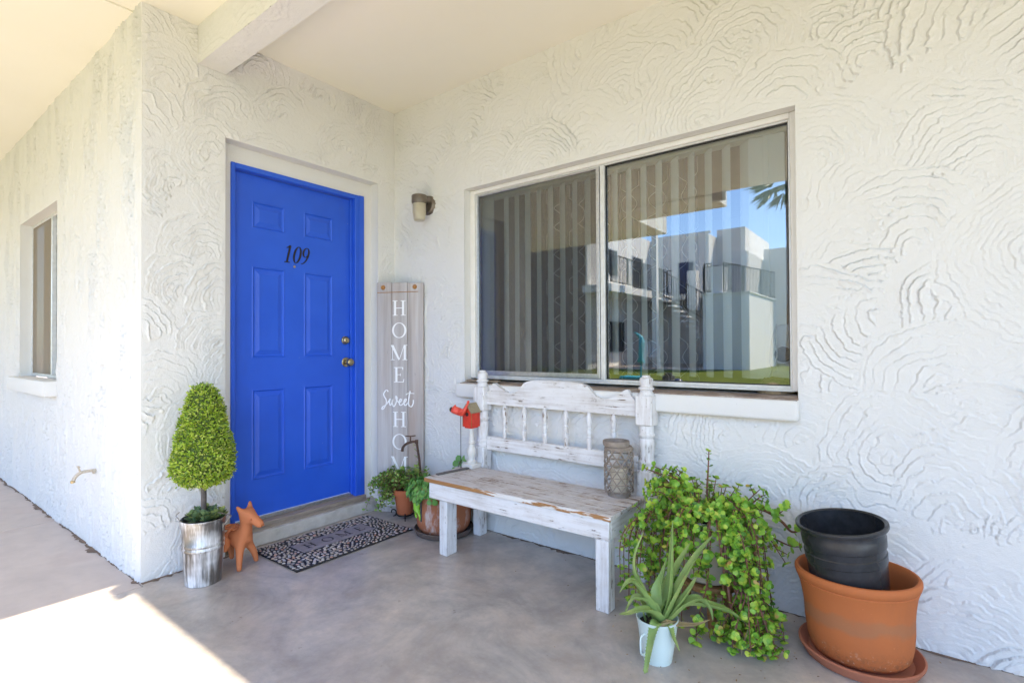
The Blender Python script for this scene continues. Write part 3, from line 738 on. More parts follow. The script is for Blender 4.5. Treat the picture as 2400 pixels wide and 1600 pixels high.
bm = BM(); lathe(bm, [(0, .012), (.03, .01), (.036, 0), (.036, -.02)], 24, c=(0, 0, 0), mat4=Matrix.Translation((.045, -.036, .16)) @ Matrix.Rotation(PI / 2, 4, 'X')); finish('dial', bm, M['rubber'], ap)
bm = BM(); tube(bm, catmull([(.02, -.04, .30), (.0, -.05, .22), (-.008, -.05, .12), (.012, -.05, .10), (.022, -.045, .17), (.012, -.045, .24), (.02, -.04, .29)], 6), .0025, 6); tube(bm, catmull([(.01, -.04, .11), (-.012, -.045, .05), (-.006, -.045, 0.0)], 6), .0025, 6); finish('cord', bm, M['plastic_white'], ap)
bk = BM(); lathe(bk, [(0, 0), (.085, 0), (.085, .025), (.07, .05), (.05, .07), (.02, .078), (0, .078)], 20, c=(2.53, .15, .936)); tag(finish('straw_hat', bk, M['basket']), 'tan straw lump in the bottom right corner of the large window', 'straw')
sk = BM(); box(sk, (-.125, -.018, 0), (.125, .018, .012), .002)
o = finish('wood_slat', sk, M['tan_slat']); o.location = (.86, -.0, .934); o.rotation_euler = (0, 0, .06); tag(o, 'thin tan slat lying on the window ledge above the bench', 'slat')

# ------------------------------------------------------------------ small side window and hose tap
sw = thing('side_window', 'small window with beige curtain in the side wall', 'window', (-2.18, -1.52, .93))
sp_ = pl(sw, (-2.18, -1.52, .93)); bm = BM()
for lo, hi in (((-2.76, -1.53, .941), (-2.735, -1.50, 2.18)), ((-1.62, -1.53, .941), (-1.60, -1.50, 2.18)), ((-2.735, -1.53, 2.155), (-1.62, -1.50, 2.18)), ((-2.735, -1.53, .941), (-1.62, -1.50, .965)), ((-2.10, -1.535, .965), (-2.07, -1.498, 2.155))): box(bm, lo, hi, .002)
sp_('frame', bm, M['alu'], smooth=0)
for a, b in ((-2.735, -2.10), (-2.07, -1.62)):
    bm = BM(); bm.faces.new([bm.verts.new(p) for p in ((a, -1.512, .965), (b, -1.512, .965), (b, -1.512, 2.155), (a, -1.512, 2.155))]); sp_('pane', bm, M['glass'], smooth=0)
M['side_screen'] = thin_cloth('beige_insect_mesh', (0.40, 0.345, 0.275), 0.94)
bm = BM(); bm.faces.new([bm.verts.new(p) for p in ((-2.735, -1.524, .965), (-2.10, -1.524, .965), (-2.10, -1.524, 2.155), (-2.735, -1.524, 2.155))]); sp_('insect_screen', bm, M['side_screen'], smooth=0)
V = []; Fc = []
for i in range(81):
    x = -2.78 + 1.2 * i / 80
    for z in (.93, 2.2): V.append((x, -1.44 + .012 * math.sin(x * 52) + .008 * math.sin(x * 91), z))
for i in range(80): Fc.append((2 * i, 2 * i + 2, 2 * i + 3, 2 * i + 1))
M['beige_cloth'] = simple('beige_cloth', (0.36, 0.305, 0.24), (0.30, 0.25, 0.20), 4, 0.9)
tag(pydata('beige_curtain', V, Fc, M['beige_cloth']), 'beige curtain behind the small side window', 'curtain')
bm = BM(); box(bm, (-2.9, -1.40, .8), (-1.4, -1.38, 2.3)); struct(finish('side_room', bm, M['room'], smooth=0))
tp = thing('hose_tap', 'small painted hose tap sticking out of the side wall', 'tap', (-.70, -1.605, .462)); tp.scale = (.68, .68, .68)
bm = BM(); tube(bm, catmull([(0, .02, 0), (0, -.05, 0), (0, -.10, -.004), (0, -.135, -.03), (0, -.15, -.06)], 5), [.012, .012, .013, .017, .016, .015], 10)
lathe(bm, [(0, 0), (.02, 0), (.02, .012), (0, .012)], 12, c=(0, -.01, 0), mat4=Matrix.Translation((0, -.01, 0)) @ Matrix.Rotation(PI / 2, 4, 'X')); finish('body', bm, M['bibmetal'], tp)
bm = BM(); tube(bm, [(0, -.105, 0), (0, -.118, .045)], .007, 8); box(bm, (-.028, -.128, .042), (.028, -.108, .052), .004); finish('handle', bm, M['bibmetal'], tp)
bm = BM(); lathe(bm, [(0, 0), (.017, 0), (.017, .018), (.012, .02), (0, .02)], 14, mat4=Matrix.Translation((0, -.151, -.078)) @ Matrix.Rotation(.25, 4, 'X')); finish('spout', bm, M['brass'], tp)

# ------------------------------------------------------------------ wall lamp
lamp = thing('wall_lamp', 'jelly jar porch lamp with bronze cap on the window wall', 'lamp', (.365, 0, 2.15))
bm = BM(); lathe(bm, [(0, .022), (.055, .022), (.062, .016), (.066, .004), (.07, 0), (.07, -.012)], 40, mat4=Matrix.Translation((0, 0, -.005)) @ Matrix.Rotation(PI / 2, 4, 'X')); finish('wall_plate', bm, M['lampmetal'], lamp)
bm = BM(); lathe(bm, [(.044, -.012), (.05, -.010), (.0525, 0), (.0525, .042), (.049, .047), (0, .05)], 36, c=(0, -.088, .0)); box(bm, (-.045, -.09, .006), (.045, -.015, .046), .006, seg=2); finish('cap', bm, M['lampmetal'], lamp)
pr = [(.036, -.005)]
for k in range(9): z = -.012 - k * .0095; rr = .046 - max(0, k - 6) * .0012; pr += [(rr, z), (rr - .0028, z - .005)]
pr += [(.040, -.105), (.038, -.120), (.030, -.127), (0, -.129)]
bm = BM(); lathe(bm, pr, 36, c=(0, -.088, .0)); finish('glass_jar', bm, M['jar'], lamp)

# ------------------------------------------------------------------ vertical sign standing in the corner
SW, SH = .345, 1.615
sgn = thing('porch_sign', 'tall grey washed board sign reading HOME Sweet HOME in the corner', 'sign', (.016, -.166, 0.002))
sdir = Vector((.30, .155, 0)).normalized(); snrm = Vector((sdir.y, -sdir.x, 0))
sgn.rotation_euler = (0, 0, math.atan2(sdir.y, sdir.x))     # local x along the board, local -y towards the viewer
for i, (a, b) in enumerate(((0, .1115), (.1138, .2285), (.2308, .345))):
    bm = BM(); box(bm, (a, -.018 - .0008 * (i % 2), .0), (b, -.002, SH - .004 * i), .0018); finish('plank', bm, M['plank'], sgn, smooth=0)
bm = BM(); box(bm, (.004, -.030, .045), (.25, -.0195, .115), .003); finish('foot_batten', bm, M['worn_x'], sgn, smooth=0)
for z in (.3, 1.3):
    bm = BM(); box(bm, (.05, -.001, z), (.30, .008, z + .06)); finish('back_batten', bm, M['plank'], sgn, smooth=0)
bm = BM(); tube(bm, [(.006, -.0215, SH - .072), (.31, -.0215, SH - .070)], .0022, 6); finish('rope_line', bm, M['peg'], sgn)
for x in (.048, .283):
    bm = BM(); lathe(bm, [(0, .008), (.011, .007), (.017, 0), (.017, -.004)], 14, mat4=Matrix.Translation((x, -.0195, SH - .036)) @ Matrix.Rotation(PI / 2, 4, 'X')); finish('knot', bm, M['peg'], sgn)
def rect(a, b, c, d): return [(a, c), (b, c), (b, d), (a, d)]
GLYPH = {
 'H': (0.96, [rect(.13, .27, .04, .96), rect(.69, .83, .04, .96), rect(.27, .69, .475, .525), rect(.03, .37, 0, .04), rect(.03, .37, .96, 1), rect(.59, .93, 0, .04), rect(.59, .93, .96, 1)]),
 'M': (1.24, [rect(.13, .175, .04, .96), rect(.94, 1.08, .04, .96), [(.02, 1), (.22, 1), (.66, .06), (.60, 0), (.56, 0)], [(.60, 0), (.66, .06), (.94, .85), (.94, .96)], rect(.02, .29, 0, .04), rect(.84, 1.20, 0, .04), rect(.93, 1.20, .96, 1)]),
 'E': (0.78, [rect(.12, .26, .045, .955), rect(.02, .66, .955, 1), [(.62, .82), (.66, .82), (.66, .955), (.60, .955)], rect(.26, .48, .485, .525), rect(.46, .49, .42, .59), rect(.02, .70, 0, .045), [(.64, .045), (.70, .045), (.74, .22), (.70, .22)]])}
def glyph_bm(ch, size, th, mat4):
    bm = BM()
    if ch == 'O':
        n = 40; vt = []
        for k in range(n):
            t = 2 * PI * k / n
            vt.append([bm.verts.new(mat4 @ Vector((x * size, y * size, z))) for (x, y) in ((.5 * math.cos(t), .5 + .51 * math.sin(t)), (.365 * math.cos(t), .5 + .465 * math.sin(t))) for z in (0, th)])
        for k in range(n):
            a, b = vt[k], vt[(k + 1) % n]
            bm.faces.new((a[1], b[1], b[3], a[3])); bm.faces.new((a[0], b[0], b[1], a[1])); bm.faces.new((a[3], b[3], b[2], a[2]))
        return bm
    w, polys = GLYPH[ch]
    for i, p in enumerate(polys):
        prism(bm, [((x - w / 2) * size, y * size) for x, y in p], th + i * 1e-5, mat4)
    return bm
SM = Matrix(((1, 0, 0, 0), (0, 0, -1, -.0185), (0, 1, 0, 0), (0, 0, 0, 1)))
LS = .106
pitch = .1562
for ch, k in (('H', 0), ('O', 1), ('M', 2), ('E', 3), ('H', 5), ('O', 6), ('M', 7), ('E', 8)):
    zc = 1.432 - pitch * k - LS / 2 + .0
    finish('letter', glyph_bm(ch, LS, .0022, Matrix.Translation((.168, 0, zc)) @ SM), M['letter'], sgn, smooth=0)
bm = BM(); ss = .245 / 350
strokes_ = [
 [(70, 18), (60, 3), (42, 6), (22, 38), (28, 66), (47, 96), (50, 132), (30, 176), (9, 196), (2, 186), (16, 166), (50, 146), (80, 105), (90, 88)],
 [(92, 86), (83, 122), (90, 152), (104, 142), (117, 100), (119, 96), (114, 128), (126, 166), (143, 150), (160, 108), (164, 74), (152, 60), (158, 96), (182, 124)],
 [(180, 130), (200, 118), (211, 97), (201, 88), (188, 112), (191, 144), (206, 152), (236, 128)],
 [(233, 130), (252, 115), (262, 93), (251, 88), (238, 112), (241, 144), (256, 152), (286, 118)],
 [(303, 8), (293, 58), (285, 118), (291, 152), (306, 164), (319, 162), (334, 132), (337, 96)], [(258, 46), (286, 31), (346, 33)]]
for i, sk_ in enumerate(strokes_):
    P = catmull([(x, -y, 0) for x, y in sk_], 6); n = len(P)
    wds = [(.0045 + .0042 * abs((P[min(j + 1, n - 1)] - P[max(j - 1, 0)]).normalized().y)) for j in range(n)]
    ribbon(bm, [(p.x * ss, p.y * ss) for p in P], wds, .0022 + i * 2e-5, Matrix.Translation((.036, 0, .856)) @ SM)
finish('lettering', bm, M['letter'], sgn, smooth=0)

# ------------------------------------------------------------------ door mat of pebbles
MX0, MX1, MY0, MY1 = .045, .515, -1.075, -.285
mat_t = thing('door_mat', 'black rubber pebble door mat with HOME plaque below the step', 'door mat', (.28, -.68, 0), 0)
bm = BM(); box(bm, (MX0 - .28, MY0 + .68, .001), (MX1 - .28, MY1 + .68, .009), .004); finish('rubber_base', bm, M['rubber'], mat_t, smooth=0)
PX0, PX1, PY0, PY1 = .172, .322, -.915, -.428
bm = BM(); box(bm, (PX0 - .28, PY0 + .68, .008), (PX1 - .28, PY1 + .68, .0125), .002); finish('plaque', bm, M['plaque'], mat_t, smooth=0)
for ch, yy in (('H', -.838), ('O', -.722), ('M', -.610), ('E', -.497)):
    # read from the porch: letters' up points to the door (-x), text runs along +y
    mt = Matrix(((0, -1, 0, .283 - .28), (1, 0, 0, yy + .68), (0, 0, 1, .0123), (0, 0, 0, 1)))
    finish('letter', glyph_bm(ch, .070, .0012, mt), M['rubber'], mat_t, smooth=0)
bm = BM(); lathe(bm, [(0, .0052), (.45, .0048), (.8, .0032), (1.0, 0)], 9); pb0 = finish('pebble', bm, M['pebble'], mat_t, smooth=180)
pebs = []
for tries in range(16000):
    x = rnd.uniform(MX0 + .011, MX1 - .011); y = rnd.uniform(MY0 + .011, MY1 - .011)
    if PX0 - .011 < x < PX1 + .011 and PY0 - .011 < y < PY1 + .011: continue
    ang = math.atan2(y + .68, (x - .25) * 2.2) + PI / 2 + .7 * math.sin(11 * y + 5 * x); ca, sa = math.cos(ang), math.sin(ang)
    ok = True
    for p in pebs:
        dx, dy = x - p[0], y - p[1]
        if abs(dx) < .026 and abs(dy) < .026:
            u = (dx * ca + dy * sa) / .0240; w = (-dx * sa + dy * ca) / .0158
            if u * u + w * w < 1: ok = False; break
    if ok: pebs.append((x, y, rnd.uniform(.0100, .0120), rnd.uniform(.0064, .0078), ang + rnd.uniform(-.2, .2), rnd.uniform(.8, 1.15)))
pebs.sort(key=lambda p: (p[0] - 3.035) ** 2 + (p[1] + 2.53) ** 2)
for k, p in enumerate(pebs[:300]):
    o = pb0 if k == 0 else pb0.copy()
    if k: COL.objects.link(o)
    o.location = (p[0] - .28, p[1] + .68, .0088); o.rotation_euler = (0, 0, p[4]); o.scale = (p[2], p[3], p[5])
bm = BM()
for p in pebs[300:]:
    lathe(bm, [(0, .0052), (.45, .0048), (.8, .0032), (1.0, 0)], 8, mat4=Matrix.Translation((p[0] - .28, p[1] + .68, .0088)) @ Matrix.Rotation(p[4], 4, 'Z') @ Matrix.Diagonal((p[2], p[3], p[5], 1)))
tag(finish('pebble_field', bm, M['pebble_field'], mat_t, smooth=180), kind='stuff')

# ------------------------------------------------------------------ bench
BX, BY = 1.43, -.27
bench = thing('bench', 'white distressed bench made from an old bed headboard under the window', 'bench', (BX, BY, 0))
def bb_(name, lo, hi, mat, bev=.003, seg=1, jig=0):
    bm = BM(); vs = box(bm, (lo[0] - BX, lo[1] - BY, lo[2]), (hi[0] - BX, hi[1] - BY, hi[2]), bev, seg=seg)
    return finish(name, bm, M[mat], bench, smooth=40)
for i, (a, b) in enumerate(((-.492, -.405), (-.404, -.318), (-.317, -.232), (-.231, -.120))):
    bb_('seat_plank', (.842 - (.0, .006, .012, .02)[i], a, .402), (2.0 - .0008 * i, b, .4245 - .0006 * (i % 2)), 'seat', .0022)
bm = BM(); box(bm, (.842 - BX, -.4965 - BY, .4015), (2.001 - BX, -.4925 - BY, .4225), .0015); finish('bare_edge', bm, M['orange'], bench, smooth=0)
bb_('front_apron', (.872, -.486, .312), (1.988, -.462, .4005), 'worn_x')
bb_('side_apron', (1.966, -.461, .312), (1.987, -.115, .4), 'worn_y'); bb_('side_apron', (.872, -.461, .312), (.892, -.115, .4), 'worn_y')
for lo, hi in (((.925, -.460, 0), (.985, -.378, .4)), ((1.920, -.486, 0), (1.985, -.425, .3115))):
    bb_('leg', lo, hi, 'worn_z', .004)
bb_('leg', (.868, -.113, 0), (.925, -.045, .40), 'worn_z', .004); bb_('leg', (1.935, -.113, 0), (1.992, -.045, .40), 'worn_z', .004)
def post(xc):
    p = bench
    bm = BM(); yc = -.068
    def L(prof): lathe(bm, prof, 24, c=(xc - BX, yc - BY, 0))
    box(bm, (xc - .040 - BX, yc - .040 - BY, .40), (xc + .040 - BX, yc + .040 - BY, .545), .006)
    L([(.0, .545), (.036, .545), (.040, .556), (.036, .566), (.041, .575), (.0415, .585), (.036, .593), (.033, .60), (.036, .64), (.038, .675), (.037, .69), (.030, .70), (.034, .705), (.041, .715), (.041, .722), (.035, .728), (.036, .745), (.033, .768), (0, .768)])
    box(bm, (xc - .043 - BX, yc - .043 - BY, .765), (xc + .043 - BX, yc + .043 - BY, .915), .006)
    L([(.0, .915), (.040, .915), (.030, .933), (.029, .938), (.037, .942), (.039, .948), (.036, .953), (.030, .957), (.031, .968), (.034, .980), (.033, .993), (.027, 1.000), (.020, 1.003), (.019, 1.012), (.0, 1.013)])
    return finish('post', bm, M['worn_z'], p, smooth=35)
post(.912); post(1.985)
# scalloped crest rail
xs0, xs1 = .956, 1.941
prof = [(0, .884), (.012, .885), (.03, .902), (.045, .929), (.053, .936), (.066, .934), (.085, .922), (.115, .905), (.15, .888), (.175, .884), (.20, .884), (.22, .888), (.245, .905), (.275, .938), (.295, .951), (.325, .959), (.38, .964), (.4925, .966)]
full = [(x, z) for x, z in prof] + [(.985 - x, z) for x, z in prof[-2::-1]]
pp = catmull([(x, z, 0) for x, z in full], 3)
poly = [(0, .806)] + [(p.x, p.y) for p in pp] + [(.985, .806)]
bm = BM(); mt = Matrix(((1, 0, 0, xs0 - BX), (0, 0, 1, -.080 - BY), (0, 1, 0, 0), (0, 0, 0, 1)))
prism(bm, poly[::-1], .026, mt); finish('crest_rail', bm, M['worn_x'], bench, smooth=20)
bb_('lower_rail', (.952, -.080, .527), (1.945, -.054, .610), 'worn_x', .004)
for x in (1.087, 1.231, 1.375, 1.517, 1.662, 1.805):
    bm = BM(); lathe(bm, [(0, .609), (.011, .609), (.012, .625), (.016, .648), (.015, .66), (.011, .666), (.0145, .670), (.0145, .676), (.011, .680), (.015, .690), (.016, .704), (.012, .712), (.0145, .716), (.0145, .722), (.011, .727), (.014, .735), (.0175, .752), (.016, .775), (.011, .800), (.010, .808), (0, .808)], 16, c=(x - BX, -.067 - BY, 0))
    finish('spindle', bm, M['worn_z'], bench, smooth=50)

# ------------------------------------------------------------------ lantern
lan = thing('lantern', 'woven greige lantern with a candle inside on the bench', 'lantern', (1.882, -.168, .4245))
bm = BM(); LR = .070
def lr(z): return LR * (1 - max(0, .05 - z) ** 2 * 45 - max(0, z - .205) ** 2 * 60)
for s in (-1, 1):
    for k in range(10):
        pts = []
        for j in range(31):
            z = .018 + .217 * j / 30; a = 2 * PI * k / 10 + s * (z / .217) * 2.2
            r = lr(z) + .0012 * math.sin(j * 1.3 + s); pts.append((r * math.cos(a), r * math.sin(a), z))
        tube(bm, pts, .0029, 5)
for j in range(7):
    z = .030 + j * .0325; r = lr(z) + .001
    tube(bm, [(r * math.cos(2 * PI * k / 36), r * math.sin(2 * PI * k / 36), z) for k in range(37)], .0022, 5, False)
finish('lattice', bm, M['bamboo'], lan)
bm = BM(); lathe(bm, [(.050, .225), (.066, .226), (.068, .238), (.062, .243), (.052, .243)], 32)
finish('shoulder', bm, M['bamboo'], lan)
bm = BM(); lathe(bm, [(0, .250), (.058, .250), (.0605, .268), (.064, .269), (.0655, .256), (.062, .244), (0, .243)], 36)
bmesh.ops.translate(bm, vec=(-.010, -.008, 0), verts=bm.verts[:]); finish('top_tray', bm, M['bamboo'], lan)
bm = BM(); lathe(bm, [(0, 0), (.055, 0), (.056, .012), (.053, .020), (0, .020)], 32); finish('base', bm, M['bamboo'], lan)
bm = BM(); lathe(bm, [(0, .02), (.041, .02), (.041, .135), (.038, .138), (0, .134)], 28); finish('candle', bm, M['candle'], lan)

# ------------------------------------------------------------------ birdhouse, cardinal, slat on the bench
bh = thing('birdhouse', 'red birdhouse with tan roof on a turned cream pedestal on the bench end', 'birdhouse', (.893, -.152, .4245))
bm = BM(); box(bm, (-.044, -.044, 0), (.044, .044, .026), .003); lathe(bm, [(0, .026), (.030, .026), (.031, .036), (.022, .044), (.020, .052), (.027, .072), (.030, .092), (.027, .110), (.018, .126), (.0165, .140), (.023, .146), (.023, .152), (.017, .158), (.016, .19), (.015, .222), (.019, .232), (.019, .242), (0, .242)], 24); finish('pedestal', bm, M['ped'], bh)
bm = BM(); box(bm, (-.027, -.03, .240), (.027, .03, .2485)); finish('floor_plate', bm, M['red'], bh, smooth=0)
bm = BM(); hw, hd = .036, .038
prism(bm, [(-hw, .249), (hw, .249), (hw, .335), (0, .385), (-hw, .335)], hd * 2, Matrix(((1, 0, 0, 0), (0, 0, -1, hd), (0, 1, 0, 0), (0, 0, 0, 1)))); finish('house_body', bm, M['red'], bh, smooth=0)
for s in (-1, 1):
    bm = BM(); box(bm, (0, -.050, 0), (.070, .050, .005), mat4=Matrix.Translation((0, 0, .3895)) @ Matrix.Rotation(math.radians(54) if s > 0 else PI - math.radians(54), 4, 'Y')); finish('roof_panel', bm, M['tan_roof'], bh, smooth=0)
bm = BM(); lathe(bm, [(0, 0), (.012, 0), (.012, .002), (0, .002)], 16, mat4=Matrix.Translation((0, -hd, .325)) @ Matrix.Rotation(PI / 2, 4, 'X')); finish('entry_hole', bm, M['rubber'], bh)
bm = BM(); box(bm, (-.0375, -.0392, .249), (-.0335, -.0385, .334)); box(bm, (.0335, -.0392, .249), (.0372, -.0385, .334)); finish('corner_trim', bm, M['peg'], bh, smooth=0)
cd = thing('cardinal_ornament', 'red cardinal bird ornament on a thin stake beside the red birdhouse', 'bird ornament', (.862, -.213, .4245))
cd.rotation_euler = (0, 0, .25)
skin_mesh('bird', [(-.062, -.012, .352), (-.045, -.008, .356), (-.02, 0, .338), (.008, 0, .336), (.03, 0, .355), (.045, 0, .385), (.055, 0, .412), (-.032, -.006, .384)],
          [(0, 1), (1, 2), (2, 3), (3, 4), (4, 5), (5, 6), (1, 7)], [.006, .0175, .027, .023, .012, .007, .010, .003], M['bird_red'], cd, 2, 2)
bm = BM(); lathe(bm, [(.008, 0), (.006, .008), (0, .017)], 10, mat4=Matrix.Translation((-.060, -.012, .354)) @ Matrix.Rotation(-PI / 2 - .15, 4, 'Y')); finish('beak', bm, M['yellow'], cd)
bm = BM(); bmesh.ops.create_uvsphere(bm, u_segments=12, v_segments=8, radius=.0165, matrix=Matrix.Translation((-.058, -.0125, .354)) @ Matrix.Diagonal((.55, 1.0, .95, 1))); finish('mask', bm, M['rubber'], cd)
bm = BM(); bmesh.ops.create_uvsphere(bm, u_segments=12, v_segments=8, radius=.02, matrix=Matrix.Translation((.004, -.021, .342)) @ Matrix.Rotation(-.5, 4, 'Y') @ Matrix.Diagonal((1.25, .3, .7, 1))); finish('wing', bm, M['red'], cd)
bm = BM(); tube(bm, [(0, 0, .0), (0, 0, .322)], .0022, 6); finish('stake', bm, M['black'], cd)
bm = BM(); box(bm, (-.012, -.16, 0), (.012, .16, .008), .002); o = finish('dark_slat', bm, M['dark_wood']); o.location = (.893, -.262, .425); o.rotation_euler = (0, 0, -.16)
tag(o, 'dark weathered slat lying across the left end of the bench seat', 'slat')

# ------------------------------------------------------------------ leaf helpers
class Leaves:
    def __init__(s): s.v = []; s.f = []
    def disc(s, p, d, n, L, W, cup=.15, seg=8):
        """rounded leaf: base p, direction d, normal n"""
        d = d.normalized(); w = d.cross(n); w = w.normalized() if w.length > 1e-6 else d.orthogonal().normalized(); n = w.cross(d)
        b = len(s.v); s.v.append(p + d * L * .52 - n * L * cup)
        for k in range(seg):
            t = 2 * PI * k / seg; x = .52 - .5 * math.cos(t); y = math.sin(t) * (.36 + .16 * x)
            s.v.append(p + d * (L * x) + w * (2 * W * y * .5 / .44) + n * L * cup * .4 * (abs(y) * 2))
        for k in range(seg): s.f.append((b, b + 1 + k, b + 1 + (k + 1) % seg))
    def blade(s, p, d, n, L, W):
        d = d.normalized(); w = d.cross(n); w = w.normalized() if w.length > 1e-6 else d.orthogonal().normalized(); n = w.cross(d)
        b = len(s.v)
        s.v += [p, p + d * L * .45 + w * W * .5 + n * L * .08, p + d * L, p + d * L * .45 - w * W * .5 + n * L * .08]
        s.f += [(b, b + 1, b + 2), (b, b + 2, b + 3)]
    def build(s, name, mat, parent, off=(0, 0, 0), kind='stuff'):
        o = Vector(off); ob = pydata(name, [Vector(v) - o for v in s.v], s.f, mat, parent)
        if kind: ob['kind'] = kind
        return ob
def rv(r=rnd): return Vector((r.gauss(0, 1), r.gauss(0, 1), r.gauss(0, 1))).normalized()

# ------------------------------------------------------------------ topiary in a galvanised bucket
tc = (.225, -1.402)
tb = thing('topiary', 'clipped cone topiary ball tree in a streaked metal bucket by the door', 'topiary', (tc[0], tc[1], 0))
bm = BM(); lathe(bm, [(0, .006), (.074, .006), (.077, 0), (.080, .003), (.084, .05), (.0895, .165), (.093, .170), (.0935, .178), (.0905, .183), (.0905, .187), (.094, .191), (.0945, .199), (.091, .204), (.0985, .30), (.1005, .308), (.1025, .312), (.1015, .318), (.098, .318), (.0965, .300), (.094, .28)], 48); finish('bucket', bm, M['galv'], tb)
bm = BM(); lathe(bm, [(0, .288), (.06, .286), (.0945, .282)], 24); finish('soil', bm, M['soil'], tb)
ld = Vector((.79, .61, 0))
bm = BM()
for s in (-1, 1):
    c = ld * s
    tube(bm, catmull([c * .100 + Vector((0, 0, .275)), c * .128 + Vector((0, 0, .312)), c * .137 + Vector((0, 0, .325)), c * .095 + Vector((.02, -.03, .352))], 4), .0022, 6)
    box(bm, (-.008, -.003, -.02), (.008, .003, .02), .002, Matrix.Translation(c * .101 + Vector((0, 0, .27))) @ Matrix.Rotation(math.atan2(ld.y, ld.x) + PI / 2, 4, 'Z'))
finish('handle', bm, M['wire'], tb)
bm = BM(); tube(bm, [(0, 0, .27), (.002, .001, .42), (0, 0, .60)], .0125, 12); finish('stem', bm, M['stem_grey'], tb)
prof = [(r * .86, z) for r, z in [(.0, .478), (.06, .482), (.115, .505), (.148, .540), (.156, .575), (.150, .625), (.136, .69), (.120, .755), (.105, .815), (.092, .865), (.078, .91), (.058, .945), (.03, .968), (0, .974)]]
def prad(z):
    for (r0, a), (r1, b) in zip(prof, prof[1:]):
        if a <= z <= b: return r0 + (r1 - r0) * (z - a) / max(b - a, 1e-6)
    return 0
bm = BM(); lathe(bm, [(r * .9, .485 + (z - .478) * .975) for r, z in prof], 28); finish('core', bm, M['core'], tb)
L = Leaves()
seglen = []
for (r0, a), (r1, b) in zip(prof, prof[1:]): seglen.append(math.hypot(r1 - r0, b - a) * (r0 + r1))
tot = sum(seglen)
for k in range(13000):
    q = rnd.random() * tot; i = 0
    while q > seglen[i]: q -= seglen[i]; i += 1
    (r0, a), (r1, b) = prof[i], prof[i + 1]; t = rnd.random(); r = r0 + (r1 - r0) * t; z = a + (b - a) * t; th = rnd.uniform(0, 2 * PI)
    er = Vector((math.cos(th), math.sin(th), 0)); nrm = (er * (b - a) - Vector((0, 0, 1)) * (r1 - r0)).normalized()
    lump = .007 * math.sin(th * 5 + z * 31) + .005 * math.sin(th * 9 - z * 47) + (.016 if rnd.random() < .012 else 0)
    p = er * r + Vector((0, 0, z)) + nrm * (rnd.uniform(-.016, .004) + lump)
    d = (nrm * rnd.uniform(.5, 1) + rv() * .75).normalized()
    L.blade(p, d, (nrm + rv() * .5), rnd.uniform(.012, .018), rnd.uniform(.007, .010))
L.build('crown', M['box_leaf'], tb)
L = Leaves()
for k in range(15):
    a = rnd.uniform(0, 2 * PI); r = .084 * math.sqrt(rnd.random()); c = Vector((r * math.cos(a), r * math.sin(a), .288))
    if r < .025: continue
    for j in range(26):
        el = rnd.uniform(.15, 1.3); az = j * 2.4
        d = Vector((math.cos(az) * math.cos(el), math.sin(az) * math.cos(el), math.sin(el)))
        L.disc(c + Vector((0, 0, rnd.uniform(.015, .05))), d, Vector((0, 0, 1)) - d * d.z + rv() * .1, rnd.uniform(.024, .040), .0115, .1, 6)
L.build('rosettes', M['hen'], tb)

# ------------------------------------------------------------------ clay donkey
dk = thing('donkey_figurine', 'terracotta donkey figurine carrying clay jugs beside the metal bucket', 'figurine', (.175, -1.218, 0), math.radians(22))
V = [(0, 0, .155), (-.045, 0, .160), (-.085, 0, .152), (.042, 0, .155), (.060, 0, .195), (.066, 0, .235), (.070, 0, .276), (.094, 0, .272), (.130, 0, .246), (.166, 0, .226),
     (.048, .030, .118), (.060, .058, .062), (.064, .072, .004), (.048, -.030, .118), (.066, -.052, .062), (.074, -.062, .004),
     (-.080, .030, .112), (-.085, .052, .060), (-.088, .060, .004), (-.080, -.030, .112), (-.085, -.052, .06), (-.088, -.060, .004),
     (.058, .030, .300), (.044, .046, .336), (.058, -.030, .300), (.044, -.048, .332), (-.105, 0, .140), (-.118, 0, .10)]
E_ = [(0, 1), (1, 2), (0, 3), (3, 4), (4, 5), (5, 6), (6, 7), (7, 8), (8, 9), (3, 10), (10, 11), (11, 12), (3, 13), (13, 14), (14, 15), (2, 16), (16, 17), (17, 18), (2, 19), (19, 20), (20, 21), (6, 22), (22, 23), (6, 24), (24, 25), (2, 26), (26, 27)]
Rr = [.034, .034, .030, .036, .034, .030, .033, .031, .022, .023, .023, .017, .0115, .023, .017, .0115, .022, .017, .012, .022, .017, .012, .017, .006, .017, .006, .010, .006]
skin_mesh('body', V, E_, Rr, M['donkey'], dk, 2, 0)
bm = BM()
for s in (-1, 1): bmesh.ops.create_uvsphere(bm, u_segments=10, v_segments=8, radius=.0075, matrix=Matrix.Translation((.113, .026 * s, .262)))
for s in (-1, 1): bmesh.ops.create_uvsphere(bm, u_segments=8, v_segments=6, radius=.004, matrix=Matrix.Translation((.163, .011 * s, .228)))
finish('eyes', bm, M['donkey'], dk)
jug = [(0, 0), (.020, 0), (.026, .012), (.029, .030), (.027, .046), (.019, .056), (.019, .064), (.023, .070), (.024, .074), (.019, .074), (.016, .064), (0, .062)]
for (x, y, z, s) in ((-.020, -.071, .104, 1.2), (-.020, .071, .104, 1.2), (-.076, -.062, .118, 1.0), (-.076, .062, .118, 1.0)):
    bm = BM(); lathe(bm, [(r * s, q * s) for r, q in jug], 20, c=(x, y, z)); finish('jug', bm, M['donkey'], dk)
bm = BM()
for x in (-.012, -.062):
    tube(bm, catmull([(x, -.070, .172), (x, -.045, .196), (x, 0, .208), (x, .045, .196), (x, .070, .172)], 5), .0075, 8)
box(bm, (-.085, -.03, .196), (.012, .03, .206), .004); finish('saddle', bm, M['donkey'], dk)
bm = BM()
